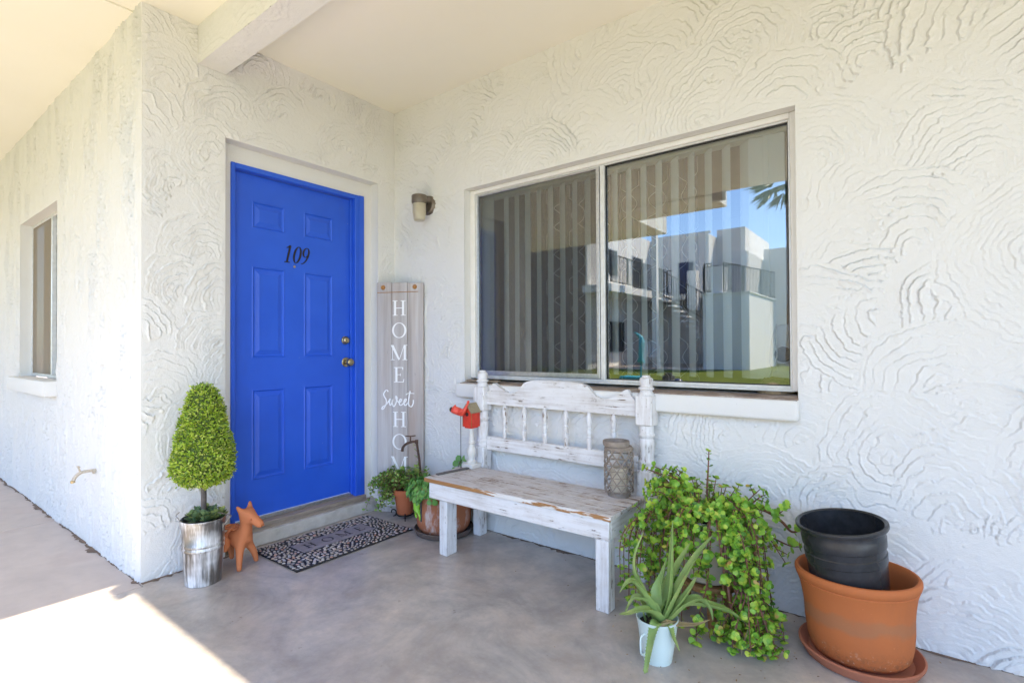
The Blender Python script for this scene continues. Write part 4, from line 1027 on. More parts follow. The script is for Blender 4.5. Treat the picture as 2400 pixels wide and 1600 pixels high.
for k in range(13):
    a = -1.1 + 2.2 * k / 12; tube(bm, [(.046 + .034 * math.cos(a), .036 * math.sin(a), .166), (.046 + .036 * math.cos(a), .037 * math.sin(a), .136)], [.004, .0025], 6)
finish('fringe', bm, M['donkey'], dk)

# ------------------------------------------------------------------ weathered pot behind the bench
wp = thing('weathered_pot', 'big weathered terracotta pot on a dark saucer behind the bench leg', 'plant pot', (.690, -.188, 0))
bm = BM(); lathe(bm, [(0, .008), (.135, .008), (.150, .0), (.172, .006), (.185, .036), (.180, .040), (.166, .014), (0, .012)], 48); finish('saucer', bm, M['terra_dk'], wp)
bm = BM(); lathe(bm, [(0, .014), (.125, .014), (.145, .025), (.165, .06), (.172, .105), (.170, .16), (.166, .22), (.166, .262), (.176, .266), (.179, .300), (.173, .306), (.160, .304), (.157, .26), (.155, .24)], 48); finish('pot', bm, M['terra_old'], wp)
bm = BM(); lathe(bm, [(0, .285), (.158, .275)], 24); finish('soil', bm, M['soil'], wp)
L = Leaves(); bm = BM()
for k in range(12):
    a = math.radians(rnd.uniform(185, 300)) if k < 9 else rnd.uniform(0, 2 * PI); r = rnd.uniform(.09, .15)
    p0 = Vector((r * .7 * math.cos(a), r * .7 * math.sin(a), .285)); e = Vector((math.cos(a), math.sin(a), 0))
    dl_ = rnd.uniform(.02, .08); P = catmull([p0, p0 + e * .06 + Vector((0, 0, .035)), p0 + e * .115 + Vector((0, 0, .0)), p0 + e * .125 - Vector((0, 0, dl_))], 5)
    tube(bm, P, .0018, 5)
    for j in range(2, len(P) - 1):
        for s in (-1, 1):
            d = (e.cross(Vector((0, 0, 1))) * s + rv() * .5 + Vector((0, 0, .25))).normalized(); L.disc(P[j], d, e + Vector((0, 0, .6)) + rv() * .3, rnd.uniform(.024, .040), rnd.uniform(.011, .018), .12)
L.build('round_leaves', M['round_leaf'], wp, kind='stuff'); finish('runners', bm, M['stem_brown'], wp)
L = Leaves(); bm = BM(); Pv = [Vector((-.02, .14, .28)), Vector((-.035, .16, .34)), Vector((-.03, .17, .385)), Vector((-.005, .172, .42))]
tube(bm, Pv, .002, 5)
for p in Pv[1:]:
    for s in (-1, 1): L.disc(p, ld * s + Vector((0, 0, .35)), Vector((.6, -.7, .3)), .042, .022, .1)
L.build('sprig', M['round_leaf'], wp, kind=None); finish('sprig_stem', bm, M['stem_brown'], wp)
fg = thing('frog_ornament', 'glossy green frog ornament climbing the front of the weathered pot', 'frog ornament', (.640, -.352, .135))
fg.rotation_euler = (0, 0, -.30)
skin_mesh('body', [(0, -.012, .03), (0, -.014, .06), (0, -.016, .088), (0, -.020, .108), (-.022, -.010, .085), (-.030, -.002, .112), (.022, -.010, .085), (.030, -.002, .115), (-.022, -.010, .022), (-.030, -.006, -.004), (-.022, -.004, -.022), (.022, -.010, .022), (.030, -.006, -.004), (.024, -.004, -.022)],
          [(0, 1), (1, 2), (2, 3), (2, 4), (4, 5), (2, 6), (6, 7), (0, 8), (8, 9), (9, 10), (0, 11), (11, 12), (12, 13)], [.020, .021, .018, .012, .007, .006, .007, .006, .009, .007, .007, .009, .007, .007], M['green_glaze'], fg, 2, 1)
bm = BM(); box(bm, (.030, -.004, -.03), (.036, .004, .14)); finish('stick', bm, M['stem_grey'], fg)
# small pot on scroll stand, with tap ornament
sm = (.285, -.155)
st_ = thing('plant_stand', 'small black wrought iron scroll stand under the small pot', 'plant stand', (sm[0], sm[1], 0))
bm = BM()
for a in (200, 320, 80):
    e = Vector((math.cos(math.radians(a)), math.sin(math.radians(a)), 0)); sp2 = []
    for k in range(15):
        t = k / 14 * 1.6 * PI; r = .026 - .011 * k / 14; sp2.append(e * (.088 - r * math.sin(t) * 1.0) + Vector((0, 0, .030 - r * math.cos(t))))
    tube(bm, [e * .05 + Vector((0, 0, .026)), e * .07 + Vector((0, 0, .012))] + sp2, .004, 6)
tube(bm, [(.052 * math.cos(2 * PI * k / 24), .052 * math.sin(2 * PI * k / 24), .026) for k in range(25)], .004, 6, False); finish('scroll_frame', bm, M['black'], st_)
bm = BM(); lathe(bm, [(0, .031), (.048, .031), (.052, .036), (.068, .15), (.070, .165), (.078, .167), (.080, .198), (.073, .200), (.070, .17), (.06, .16)], 36); pt = thing('small_pot', 'small orange clay pot of trailing succulent in front of the sign', 'plant pot', (sm[0], sm[1], 0)); finish('pot', bm, M['terra_small'], pt)
bm = BM(); lathe(bm, [(0, .185), (.071, .180)], 20); finish('soil', bm, M['soil'], pt)
def sprout(L, bm, P, ll, gap, r0=.003, wid=.55, tip=True):
    """stem with opposite leaf pairs"""
    C = catmull(P, 6); tube(bm, C, [r0 * (1 - .6 * i / (len(C) - 1)) for i in range(len(C))], 5)
    acc = 0; k = 0
    for i in range(1, len(C)):
        acc += (C[i] - C[i - 1]).length
        if acc > gap or i == len(C) - 1:
            acc = 0; k += 1; d = (C[i] - C[i - 1]).normalized(); u = d.orthogonal().normalized(); u = Matrix.Rotation(k * PI / 2 + rnd.uniform(-.4, .4), 3, d) @ u
            for s in (-1, 1):
                if rnd.random() < .05: continue
                dd = (u * s + d * .35 + rv() * .25 + Vector((0, 0, .15))).normalized(); l = ll * rnd.uniform(.7, 1.2)
                L.disc(C[i] + dd * .002, dd, d + Vector((0, 0, .7)) + rv() * .35, l, l * wid * .5, .10, 8)
L = Leaves(); bm = BM()
for k in range(58):
    a = rnd.uniform(0, 2 * PI) if k > 34 else rnd.gauss(math.radians(222), .55)
    e = Vector((math.cos(a), math.sin(a), 0)); r = rnd.uniform(.02, .06); p0 = e * r + Vector((0, 0, .185))
    ln = rnd.uniform(.06, .20) if k <= 34 else rnd.uniform(.05, .13)
    up = rnd.uniform(.03, .16); dr = rnd.uniform(-.02, .17) if k <= 34 else rnd.uniform(-.1, .05)
    P = [p0, p0 + e * ln * .35 + Vector((0, 0, up * .8)), p0 + e * ln * .75 + Vector((0, 0, up * .8 - dr * .35)), p0 + e * ln + Vector((0, 0, up * .6 - dr))]
    P = [Vector((max(q.x, .03 - sm[0]), min(q.y, -.03 - sm[1]), max(q.z, .06))) for q in P]
    # keep in front of the sign board
    P = [q if (Vector((sm[0], sm[1], 0)) + q - Vector((.016, -.166, 0))).dot(snrm) > .035 else q + snrm * (.035 - (Vector((sm[0], sm[1], 0)) + q - Vector((.016, -.166, 0))).dot(snrm)) for q in P]
    sprout(L, bm, P, .021, .0125, .0024, .8)
for k in range(14):
    c = Vector((rnd.uniform(.06, .19), rnd.uniform(-.02, .09), .22)); P = [c, c + Vector((rnd.uniform(-.03, .03), rnd.uniform(-.02, .02), .06)), c + Vector((rnd.uniform(-.05, .06), rnd.uniform(-.03, .01), rnd.uniform(.09, .15)))]
    P = [Vector((q.x, min(q.y, -.04 - sm[1]), q.z)) for q in P]; sprout(L, bm, P, .022, .013, .0024, .8)
L.build('foliage', M['bush_small'], pt); finish('stems', bm, M['stem_brown'], pt)
tapo = thing('tap_ornament', 'rusty iron tap ornament with T handle rising from the succulents', 'garden ornament', (.402, -.112, 0))
T0 = Vector((.365, -.140, 0))
bm = BM(); tube(bm, [(.0, .0, .19), (-.012, -.006, .40), (-.032, -.012, .520)], .008, 8); finish('stake', bm, M['rust'], tapo)
bm = BM(); lathe(bm, [(0, -.012), (.012, -.012), (.012, .012), (0, .012)], 12, c=(-.033, -.012, .52)); tube(bm, catmull([Vector((-.033, -.012, .521)), Vector((-.060, -.028, .518)), Vector((-.090, -.052, .505)), Vector((-.108, -.066, .480)), Vector((-.112, -.068, .455))], 5), [.0075, .0085, .009, .009, .0095], 10)
finish('spout', bm, M['rust'], tapo)
bm = BM(); tube(bm, [(-.068, -.034, .516), (-.068, -.034, .556)], .0045, 8); tube(bm, catmull([Vector((-.068, -.034, .558)) - ld * .034, Vector((-.068, -.034, .556)), Vector((-.068, -.034, .560)) + ld * .034], 4), [.004, .0065, .008, .006, .004], 8); finish('handle', bm, M['rust'], tapo)
L = Leaves(); bm = BM()
for k in range(7):
    z = .24 + .042 * k; p = Vector((-.002 - .03 * (z - .2) / .3, -.006, z)); d = rv(); d.z = abs(d.z) * .5 + .3; d.y = -abs(d.y)
    sprout(L, bm, [p, p + d * .012, p + d * .024], .012, .008, .0018)
L.build('creeping_leaves', M['bush_small'], tapo); finish('creeping_stem', bm, M['stem_brown'], tapo)

# ------------------------------------------------------------------ big jade bush on a wooden stand
BC = Vector((2.33, -.235, 0))
bush = thing('jade_bush', 'large trailing jade bush spilling from a raised beige pot by the bench', 'plant', tuple(BC))
bm = BM(); lathe(bm, [(0, .165), (.085, .165), (.10, .175), (.125, .30), (.135, .40), (.142, .405), (.143, .43), (.135, .432), (.130, .405), (.125, .38)], 40); finish('pot', bm, M['beige_pot'], bush)
bm = BM(); lathe(bm, [(0, .41), (.131, .40)], 24); finish('soil', bm, M['soil'], bush)
stn = thing('pot_stand', 'wooden pot stand under the jade bush with stubby brown legs', 'plant stand', tuple(BC))
bm = BM(); lathe(bm, [(0, .140), (.115, .140), (.12, .146), (.12, .158), (.115, .1635), (0, .1635)], 32); finish('top', bm, M['leg_wood'], stn)
for a in (-65, 55, 175):
    e = Vector((math.cos(math.radians(a)), math.sin(math.radians(a)), 0)); bm = BM(); tube(bm, [e * .088 + Vector((0, 0, .139)), e * .100 + Vector((0, 0, .06)), e * .102], [.019, .020, .017], 10); finish('leg', bm, M['leg_wood'], stn)
L = Leaves(); bm = BM()
def clampb(q):
    q = Vector(q); w = q + BC
    if w.y > -.025: w.y = -.025 - .01 * rnd.random()
    if w.x < 2.02 and w.z < .46 and w.y > -.52: w.x = 2.02 + .015 * rnd.random()
    if w.z < .010: w.z = .010 + .008 * rnd.random()
    return w - BC
def rosette(p, d, ll):
    u = d.orthogonal().normalized(); a0 = rnd.uniform(0, 6)
    for k in range(5):
        dd = (Matrix.Rotation(a0 + k * 1.26, 3, d) @ u + d * rnd.uniform(.2, .6)).normalized(); l = ll * rnd.uniform(.75, 1.1); L.disc(p, dd, d + rv() * .2, l, l * .47, .10, 8)
def bstem(P, ll=.020, gap=.018, r=.0042, side=.22):
    P = [clampb(p) for p in P]; sprout(L, bm, P, ll, gap, r, .95)
    C = catmull(P, 6); rosette(C[-1], (C[-1] - C[-2]).normalized(), ll)
    for i in range(3, len(C) - 2):
        if rnd.random() < side:
            d = (rv() + Vector((.35, -.65, .35))).normalized(); q = clampb(C[i] + d * rnd.uniform(.02, .05)); tube(bm, [C[i], q], [.0022, .0016], 5); m_ = (C[i] + q) / 2
            rosette(q, d, ll); rosette(m_, d, ll * .8)
def drape(a, out, rise, end, n=1):
    e = Vector((math.cos(a), math.sin(a), 0)); r = rnd.uniform(.03, .10); p0 = e * r + Vector((rnd.uniform(-.02, .02), rnd.uniform(-.02, .02), .405))
    j = lambda s=.015: rv() * s
    bstem([p0, p0 + e * (out - r) * .35 + Vector((0, 0, rise)) + j(), e * out * .82 + Vector((0, 0, .405 + rise * .45)) + j(), e * out + Vector((0, 0, .405 - (.405 - end) * .45)) + j(.02), e * (out * 1.04) + Vector((0, 0, end)) + j(.03)])
for k in range(50):   # hanging curtain of stems, all around the visible side
    a = math.radians(rnd.uniform(165, 375)); drape(a, rnd.uniform(.16, .27), rnd.uniform(.03, .11), rnd.choice((.30, .22, .12, .06, .03)) + rnd.uniform(-.03, .05))
for k in range(36):   # upright crown
    a = rnd.uniform(0, 2 * PI); r = .11 * math.sqrt(rnd.random()); p0 = Vector((r * math.cos(a), r * math.sin(a) * .9, .405)); e = Vector((math.cos(a), math.sin(a), 0)); h = rnd.uniform(.06, .16)
    bstem([p0, p0 + e * .03 + Vector((0, 0, h * .5)), p0 + e * rnd.uniform(.04, .10) + Vector((0, 0, h))])
for k in range(18):   # left shoulder over the bench
    p0 = Vector((-.06, rnd.uniform(-.12, .05), .42)); q = Vector((rnd.uniform(-.27, -.12), rnd.uniform(-.18, .05), rnd.uniform(.50, .63)))
    bstem([p0, (p0 + q) / 2 + Vector((0, 0, .05)), q])
for k in range(9):    # left tails
    x = rnd.uniform(-.29, -.20); y = rnd.uniform(-.24, -.14); bstem([(-.08, -.08, .42), (-.17, -.14, .46), (x, y, .36), (x - .01, y - .01, rnd.uniform(.03, .2))])
for k in range(32):   # heap running to the right along the floor
    tx, ty = rnd.uniform(.10, .33), rnd.uniform(-.26, -.03)
    bstem([(.06, -.07, .42), (.13, -.12, .42), (.17 + rnd.uniform(-.03, .04), -.14, .25), (tx * .8 + .04, ty, .10), (tx, ty - .01, rnd.uniform(.012, .05))])
bstem([(.0, .01, .41), (-.005, .012, .52), (.0, .012, .62), (.004, .012, .70)], .016, .016, .006, 0)
bstem([(.07, .03, .43), (.15, .06, .475), (.21, .09, .465), (.265, .115, .425), (.30, .13, .385), (.335, .15, .395)], .02, .036, .009)
bstem([(.15, .06, .475), (.19, .07, .52), (.215, .08, .535)], .024, .014, .004); bstem([(.24, .10, .44), (.27, .10, .47), (.285, .11, .49)], .02, .014, .003)
bstem([(.12, .0, .42), (.19, .03, .40), (.25, .06, .365), (.30, .10, .335), (.33, .11, .335)], .024, .03, .005)
bstem([(.05, -.12, .42), (.06, -.17, .36), (.055, -.20, .22), (.03, -.24, .08), (.03, -.255, .015)], .026, .018, .004)
for P in ([(.04, -.08, .42), (.10, -.13, .40), (.12, -.16, .25), (.15, -.17, .09), (.22, -.17, .02)], [(.08, -.06, .42), (.13, -.13, .36), (.15, -.15, .2), (.20, -.16, .05)], [(-.05, -.08, .42), (-.09, -.14, .38), (-.10, -.17, .2)]):
    tube(bm, catmull([clampb(q) for q in P], 6), [.008, .004], 6)
L.build('foliage', M['bush'], bush); finish('stems', bm, M['stem_brown'], bush)

# ------------------------------------------------------------------ aloe in a mint pail
AL = Vector((2.275, -.665, 0))
al = thing('aloe_plant', 'spiky aloe with curling leaves in a pale mint pail', 'plant', tuple(AL))
bm = BM(); lathe(bm, [(0, .004), (.048, .004), (.051, 0), (.0525, .004), (.063, .07), (.0745, .150), (.0765, .153), (.0765, .157), (.073, .157), (.068, .13), (.060, .12)], 40); finish('pail', bm, M['mint'], al)
bm = BM(); lathe(bm, [(0, .138), (.0675, .130)], 20); finish('soil', bm, M['soil'], al)
hd_ = Vector((-.35, -.94, 0)).normalized(); hx = Vector((.80, -.30, 0)).normalized() * .3
bm = BM(); hb = Vector((-.79, -.61, 0)) * .045 + Vector((.3, -.42, 0)).normalized() * .03
tube(bm, catmull([hb + Vector((0, 0, .112)) , hb * 1.55 + Vector((0, 0, .105)), hb * 1.6 + Vector((0, 0, .07)), hb * 1.5 + Vector((0, 0, .042)), hb * 1.0 + Vector((0, 0, .040))], 5), .0035, 8); finish('handle', bm, M['mint'], al)
cw = Vector((.79, .61, 0)); fw_ = Vector((.61, -.79, 0))       # sideways and towards the viewer
def aloe_leaf(pts, w, mat='aloe', teeth=True, thick=.28):
    """pts: (side, towards, height)"""
    C = catmull([cw * a + fw_ * b + Vector((0, 0, c)) for a, b, c in pts], 7); n = len(C); bm = BM(); rings = []; prev = None
    for i, p in enumerate(C):
        d = (C[min(i + 1, n - 1)] - C[max(i - 1, 0)]).normalized(); s = d.cross(Vector((0, 0, 1)))
        if s.length < .25: s = prev if prev else d.orthogonal()
        s = (s - d * s.dot(d)).normalized()
        if prev is not None:
            if s.dot(prev) < 0: s = -s
            s = (s * .35 + prev * .65); s = (s - d * s.dot(d)).normalized()
        prev = s; u = s.cross(d)
        if u.z < 0 and abs(d.z) < .6: u = -u
        t = i / (n - 1); ww = w * 1.3 * (1 - t) ** .75 * (1 if t > .12 else .8 + 1.6 * t) * .5 + .0008; th = ww * thick * 2
        rings.append([bm.verts.new(q) for q in (p - s * ww + u * ww * .45, p + u * ww * .05, p + s * ww + u * ww * .45, p + s * ww * .6 - u * th * .45, p - u * th * .9, p - s * ww * .6 - u * th * .45)])
        if teeth and 2 < i < n - 2 and ww > .004:
            for sg in (-1, 1):
                e = p + s * sg * ww + u * ww * .45; a_ = bm.verts.new(e - d * .0022); b_ = bm.verts.new(e + d * .0022); c_ = bm.verts.new(e + s * sg * .0045 + d * .0015); bm.faces.new((a_, b_, c_))
    for a, b in zip(rings, rings[1:]):
        for k in range(6): bm.faces.new((a[k], a[(k + 1) % 6], b[(k + 1) % 6], b[k]))
    bm.faces.new(rings[0]); bm.faces.new(rings[-1][::-1])
    return finish('leaf', bm, M[mat], al, smooth=60)
for pts, w in (
    ([(.02, .0, .15), (.045, 0, .24), (.058, -.01, .36), (.070, -.03, .50)], .052),
    ([(.02, .01, .15), (.07, .015, .26), (.135, .01, .37), (.215, -.01, .452)], .046),
    ([(.0, -.01, .15), (.05, -.04, .25), (.115, -.08, .33), (.16, -.10, .39)], .040),
    ([(.03, .02, .15), (.075, .03, .22), (.115, .03, .275), (.142, .02, .312)], .030),
    ([(-.0, -.01, .15), (.0, -.02, .22), (.028, -.03, .29), (.050, -.03, .365)], .042),
    ([(-.01, .0, .15), (-.045, -.01, .24), (-.078, -.02, .315), (-.074, -.02, .39), (-.042, -.02, .462)], .030),
    ([(-.0, .01, .15), (-.045, .02, .24), (-.085, .02, .290), (-.115, .03, .296), (-.146, .03, .258)], .038),
    ([(.01, .02, .15), (-.025, .04, .195), (-.075, .05, .205), (-.12, .05, .192), (-.152, .05, .190)], .036),
    ([(.0, .0, .15), (-.03, .02, .22), (-.085, .01, .232), (-.105, .0, .20), (-.12, .0, .165)], .036),
    ([(.03, .02, .15), (.09, .03, .215), (.145, .03, .235), (.185, .02, .200), (.200, .02, .150)], .042),
    ([(.02, .01, .15), (.10, .0, .205), (.19, .0, .198), (.28, -.01, .165), (.338, -.02, .118)], .052),
    ([(.0, .04, .15), (-.025, .065, .155), (-.045, .075, .09), (-.062, .085, .02), (-.072, .095, .004)], .034),
    ([(.01, .045, .14), (.025, .065, .155), (.038, .075, .115), (.056, .085, .075)], .028),
    ([(-.02, -.03, .14), (-.05, -.06, .20), (-.06, -.07, .26)], .02)):
    aloe_leaf(pts, w)
aloe_leaf([(.338, -.02, .118), (.347, -.02, .095), (.330, -.01, .070), (.318, -.01, .03), (.312, .0, .012)], .008, 'aloe_dry', False)
aloe_leaf([(.03, .03, .145), (.08, .05, .150), (.13, .05, .152), (.18, .045, .165)], .022, 'aloe_dry', False)
aloe_leaf([(.0, .05, .145), (.02, .06, .165), (.05, .05, .16)], .03, 'aloe_dry', False)
for k in range(7):
    a = rnd.uniform(0, 6.28); aloe_leaf([(.04 * math.cos(a), .04 * math.sin(a), .13), (.05 * math.cos(a), .05 * math.sin(a), .16), (.055 * math.cos(a), .055 * math.sin(a), .19)], .012, 'aloe', False)

# ------------------------------------------------------------------ big terracotta planter, saucer, black nursery pot
TC = Vector((2.868, -.203, 0))
ts = thing('saucer', 'round terracotta saucer under the big orange planter', 'saucer', tuple(TC))
bm = BM(); lathe(bm, [(0, .008), (.15, .006), (.165, 0), (.180, .004), (.197, .032), (.199, .040), (.193, .043), (.178, .030), (.165, .016), (0, .015)], 64); finish('dish', bm, M['terra_in'], ts)
tpz = thing('terracotta_planter', 'big orange terracotta planter with a stained band below its rim', 'plant pot', (TC.x, TC.y, .0165))
bm = BM(); lathe(bm, [(0, 0), (.130, 0), (.146, .006), (.158, .022), (.167, .06), (.1725, .11), (.174, .16), (.178, .20), (.185, .24), (.1925, .262), (.1905, .265), (.197, .272), (.2005, .284), (.2005, .294), (.196, .301), (.188, .302), (.182, .296), (.175, .27), (.165, .20), (.155, .06), (0, .03)], 80); finish('pot', bm, M['terra'], tpz)
tpz.rotation_euler = (math.radians(-1.5), math.radians(-2), 0)
bp2 = thing('nursery_pot', 'empty black plastic nursery pot standing inside the orange planter', 'plant pot', (2.858, -.226, .12))
bm = BM(); lathe(bm, [(0, .004), (.108, .004), (.113, .0), (.116, .02), (.126, .20), (.1285, .255), (.1315, .258), (.1325, .285), (.1295, .288), (.131, .31), (.1345, .313), (.1365, .345), (.1345, .350), (.137, .372), (.146, .374), (.149, .380), (.148, .388), (.141, .391), (.134, .386), (.131, .345), (.127, .312), (.1265, .287), (.1235, .255), (.110, .02), (0, .012)], 72); finish('pot', bm, M['black_plastic'], bp2)
bp2.rotation_euler = Matrix.Rotation(math.radians(-7.5), 4, F).to_euler()
# little bits of litter on the floor
L = Leaves()
for k in range(150):
    if k < 80: x, y = rnd.uniform(.3, 3.2), -.01 - abs(rnd.gauss(0, .05))
    else: x, y = rnd.gauss(2.35, .35), rnd.gauss(-.45, .2)
    if y > -.008: y = -.008
    d = rv(); d.z = .1; L.blade(Vector((x, y, .003)), d, Vector((0, 0, 1)), rnd.uniform(.005, .014), rnd.uniform(.003, .007))
lt = L.build('leaf_litter', M['litter'], None); tag(lt, 'scattered dry leaf bits along the foot of the window wall', 'litter')

# ------------------------------------------------------------------ courtyard seen in the window's reflection
def gz(x, y):
    d = max(0.0, -y - 5.4); h = .40 * (1 - math.exp(-(d / 5.0) ** 2)) - .01
    return h + .05 * math.sin(x * .5 + 1) * min(1, d / 4) * (1 if d < 9 else 0.3)
V = []; Fc = []; gx_ = [-160, -80, -40, -24] + [-16 + 1.0 * k for k in range(33)] + [24, 40, 80, 160]; gy_ = [-160, -80, -45, -30] + [-22 + .7 * k for k in range(26)]
gy_ = [y for y in gy_ if y < -5.5] + [-5.4]
for y in gy_:
    for x in gx_: V.append((x, y, gz(x, y)))
nx = len(gx_)
for j in range(len(gy_) - 1):
    for i in range(nx - 1): p = j * nx + i; Fc.append((p, p + 1, p + nx + 1, p + nx))
struct(pydata('lawn', V, Fc, M['lawn']), 'green lawn across the courtyard')
bm = BM(); box(bm, (-30, -5.4, -.3), (30, -4.303, -.004)); struct(finish('courtyard_path', bm, M['walk'], smooth=0))
bm = BM(); box(bm, (-160, -4.30, -.30), (160, 30, -.13)); struct(finish('ground', bm, M['walk'], smooth=0))
bm = BM(); box(bm, (-30, -22.5, .2), (-2.3, -14.6, .395)); struct(finish('patio', bm, M['walk'], smooth=0))
ab = thing('apartment_building', 'white two storey apartment building across the courtyard mirrored in the window', 'building', (-4, -20, .35))
abp = pl(ab, (-4, -20, .35))
bm = BM(); box(bm, (-30, -26, .2), (-6.36, -14.0, 5.9)); abp('wall', bm, M['shade_toned_stucco'], smooth=0)  # north side's shade is put into its colour
bm = BM(); box(bm, (-6.359, -26, .2), (-6.3, -14.0, 5.9)); abp('wall', bm, M['far_stucco'], smooth=0)
bm = BM(); box(bm, (-6.3, -26, .2), (-3.79, -20, 5.95)); abp('wall', bm, M['far_stucco'], smooth=0)
bm = BM(); box(bm, (-3.79, -26, .2), (-2.62, -21.2, 6.3)); abp('wall', bm, M['far_stucco'], smooth=0)
bm = BM(); box(bm, (-2.62, -26, .2), (-2.06, -19, 4.88)); abp('wall', bm, M['far_stucco'], smooth=0)
bm = BM(); box(bm, (-2.06, -26, .2), (20, -22, 5.35)); abp('wall', bm, M['far_stucco'], smooth=0)
bm = BM(); box(bm, (-2.5, -19.0, .2), (-1.05, -15.0, 2.86)); box(bm, (-2.54, -19.0, 2.862), (-1.01, -14.96, 2.90)); abp('stair_block', bm, M['far_stucco'], smooth=0)
bm = BM(); box(bm, (-2.26, -15.75, 2.901), (-1.89, -15.1, 3.8)); box(bm, (-4.05, -18.5, 2.6), (-3.7, -18.0, 4.15)); abp('pier', bm, M['far_stucco'], smooth=0)
bm = BM(); box(bm, (-6.3, -20, 3.08), (-5.15, -13.6, 3.34)); box(bm, (-6.3, -20, 3.08), (-2.5, -18.6, 3.30)); abp('balcony', bm, M['far_stucco'], smooth=0)
bm = BM(); box(bm, (-4.45, -15.6, .39), (-4.27, -15.42, 5.2)); abp('column', bm, M['far_stucco'], smooth=0)
bm = BM(); box(bm, (-30, -14.0, 5.4), (-4.2, -13.2, 5.55)); box(bm, (-6.3, -20, 5.96), (-3.7, -19.9, 6.05)); abp('eave', bm, M['far_stucco'], smooth=0)
for (y0_, y1_, z0_, z1_) in ((-16.4, -15.3, 3.9, 5.0), (-18.9, -17.8, 3.6, 5.0), (-17.0, -15.6, .9, 2.2)):
    bm = BM(); box(bm, (-6.299, y0_, z0_), (-6.27, y1_, z1_)); w_ = abp('window', bm, M['alu'], smooth=0)
    bm = BM(); box(bm, (-6.2695, y0_ + .06, z0_ + .06), (-6.262, y1_ - .06, z1_ - .06)); abp('pane', bm, M['dark_glass'], parent=w_, smooth=0)
bm = BM(); box(bm, (-5.1, -19.999, 3.31), (-4.45, -19.96, 4.82)); abp('door', bm, M['navy'], smooth=0)
bm = BM()
def rail(p, q, h=1.02, gap=.11):
    p = Vector(p); q = Vector(q); n = int((q - p).length / gap)
    for z in (h, .08): tube(bm, [p + Vector((0, 0, z)), q + Vector((0, 0, z))], .022, 5)
    for k in range(n + 1): a = p.lerp(q, k / n); tube(bm, [a + Vector((0, 0, .08)), a + Vector((0, 0, h))], .03 if k % 12 == 0 else .011, 4)
rail((-5.19, -13.65, 3.34), (-5.19, -18.55, 3.34)); rail((-5.1, -18.63, 3.3), (-4.9, -18.63, 3.3)); rail((-4.85, -16.9, 3.2), (-2.75, -16.9, 1.9)); rail((-2.5, -15.2, 2.9), (-2.27, -15.2, 2.9)); rail((-1.88, -15.2, 2.9), (-1.05, -18.9, 2.9)); rail((-3.6, -18.63, 3.3), (-2.5, -18.63, 3.3))
o = abp('railing', bm, M['railing'], smooth=0); o['kind'] = 'stuff'
for k in range(13):
    bm = BM(); box(bm, (-4.85 + .185 * k, -17.9, 3.10 - .205 * k), (-4.57 + .185 * k, -16.92, 3.16 - .205 * k)); abp('stair_tread', bm, M['far_stucco'], smooth=0)
pm = thing('palm_tree', 'tall fan palm standing beyond the lawn mirrored in the window', 'palm', (-.6, -19.5, .35))
bm = BM(); tube(bm, [(0, 0, 0), (.05, 0, 3), (0, .05, 7.2)], [.22, .17, .15], 12); finish('trunk', bm, M['palm_trunk'], pm)
L = Leaves()
for k in range(46):
    az = k * 2.4; el = 1.25 - 2.1 * (k / 46); d = Vector((math.cos(az) * math.cos(el), math.sin(az) * math.cos(el), math.sin(el))); p = Vector((0, .05, 7.2)) + d * .7
    s_ = d.cross(Vector((0, 0, 1))).normalized()
    for j in range(11):
        t = (j - 5) / 5; dd = (d + s_ * t * 1.0 - Vector((0, 0, .25 * abs(t)))).normalized(); L.blade(p, dd, rv(), rnd.uniform(.75, 1.0), .09)
L.build('crown', M['palm_leaf'], pm)
# white garden chair
ch = thing('garden_chair', 'white moulded plastic chair on the far patio mirrored in the window', 'chair', (-4.25, -14.9, .395), math.radians(160))
bm = BM(); box(bm, (-.25, -.24, .40), (.25, .24, .43), .012); finish('seat', bm, M['plastic_white'], ch)
bm = BM(); tube(bm, catmull([(-.25, .24, .42), (-.26, .29, .70), (-.17, .32, .88), (0, .33, .93), (.17, .32, .88), (.26, .29, .70), (.25, .24, .42)], 5), .022, 6)
for x in (-.16, -.08, 0, .08, .16): tube(bm, [(x * .9, .24, .42), (x, .32, .89)], .016, 5)
finish('backrest', bm, M['plastic_white'], ch)
for sx in (-1, 1):
    for sy in (-1, 1):
        bm = BM(); tube(bm, [(.23 * sx, .21 * sy, .41), (.28 * sx, .27 * sy, 0)], [.03, .024], 6); finish('leg', bm, M['plastic_white'], ch)
    bm = BM(); tube(bm, catmull([(.26 * sx, -.24, .42), (.28 * sx, -.24, .62), (.28 * sx, 0, .66), (.26 * sx, .28, .68)], 4), .024, 6); finish('armrest', bm, M['plastic_white'], ch)
bm = BM(); z_ = gz(-2.3, -9) - .02
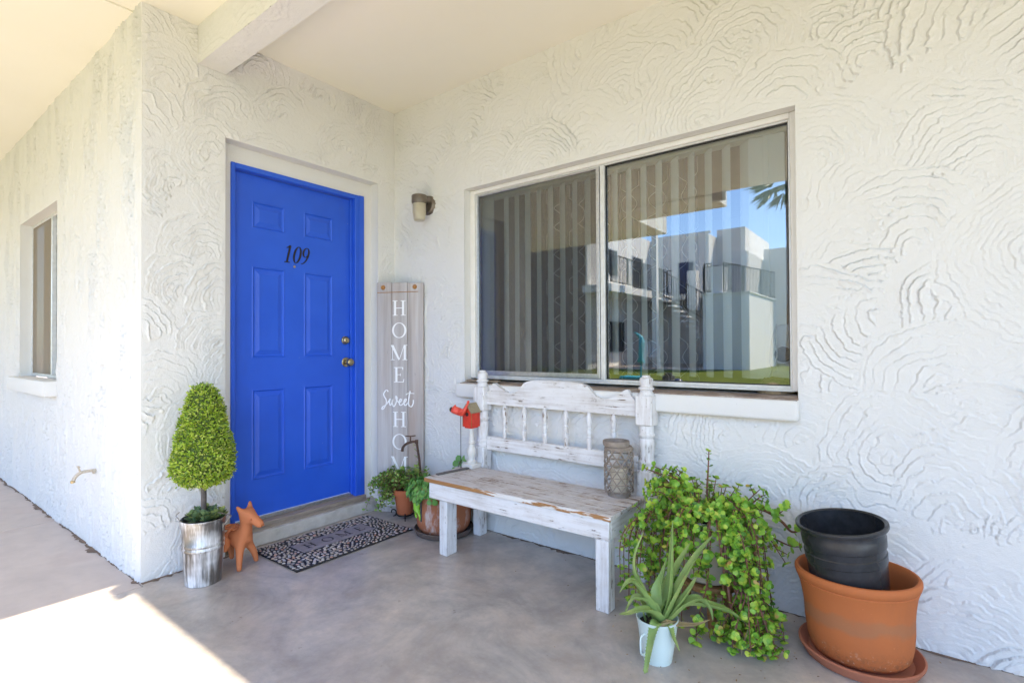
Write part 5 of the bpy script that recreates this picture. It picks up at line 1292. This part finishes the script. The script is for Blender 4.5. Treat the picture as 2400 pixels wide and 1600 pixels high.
box(bm, (-2.58, -9.25, z_), (-2.02, -8.85, z_ + .32), .02); tag(finish('planter_box', bm, M['turq']), 'turquoise planter box on the lawn mirrored in the window', 'planter')
yb = thing('bird_ornament', 'turquoise bird yard ornament on a pole mirrored in the window', 'garden ornament', (-1.95, -8.7, gz(-1.95, -8.7)))
bm = BM(); tube(bm, [(0, 0, 0), (0, 0, .9)], .018, 6); finish('pole', bm, M['turq'], yb)
skin_mesh('bird', [(0, 0, .62), (-.08, 0, .72), (.0, 0, .85), (.03, 0, 1.1), (0, 0, 1.25), (-.16, 0, 1.36), (.08, 0, .66)], [(0, 1), (0, 2), (2, 3), (3, 4), (4, 5), (0, 6)], [.06, .03, .06, .075, .05, .012, .03], M['turq'], yb, 2, 0)
bm = BM(); bmesh.ops.create_uvsphere(bm, u_segments=20, v_segments=12, radius=.14, matrix=Matrix.Translation((-1.2, -9, gz(-1.2, -9) + .12))); tag(finish('glazed_ball', bm, M['navy']), 'dark blue glazed ball on the lawn mirrored in the window', 'ball')

# ragged line of dirt where the walls meet the floor
M['dirt'] = simple('dirt_line', (0.22, 0.15, 0.105), (0.12, 0.085, 0.065), 30, 0.95, bump=0.5)
def dirt_line(p, q, n, step=.02):
    p = Vector(p); q = Vector(q); n = Vector(n); N = int((q - p).length / step); V = []; Fc = []
    for i in range(N + 1):
        a = p.lerp(q, i / N); w = max(.004, .019 * (1 + math.sin(i * .37) * .6 + math.sin(i * .11 + 2) * .6) * rnd.uniform(.3, 1.2)); V += [a - n * .004, a + n * w]
    for i in range(N): Fc.append((2 * i, 2 * i + 2, 2 * i + 3, 2 * i + 1))
    return V, Fc
V = []; Fc = []
for a in (dirt_line((.31, -.001, .0014), (3.4, -.001, .0014), (0, -1, 0)), dirt_line((-4.2, -1.602, .0014), (-.005, -1.602, .0014), (0, -1, 0)), dirt_line((.002, -1.6, .0014), (.002, -1.17, .0014), (1, 0, 0))):
    b0 = len(V); V += a[0]; Fc += [tuple(i + b0 for i in f) for f in a[1]]
tag(pydata('dirt', V, Fc, M['dirt'], None, False), 'ragged brown dirt line where the stucco walls meet the floor', 'dirt', kind='stuff')
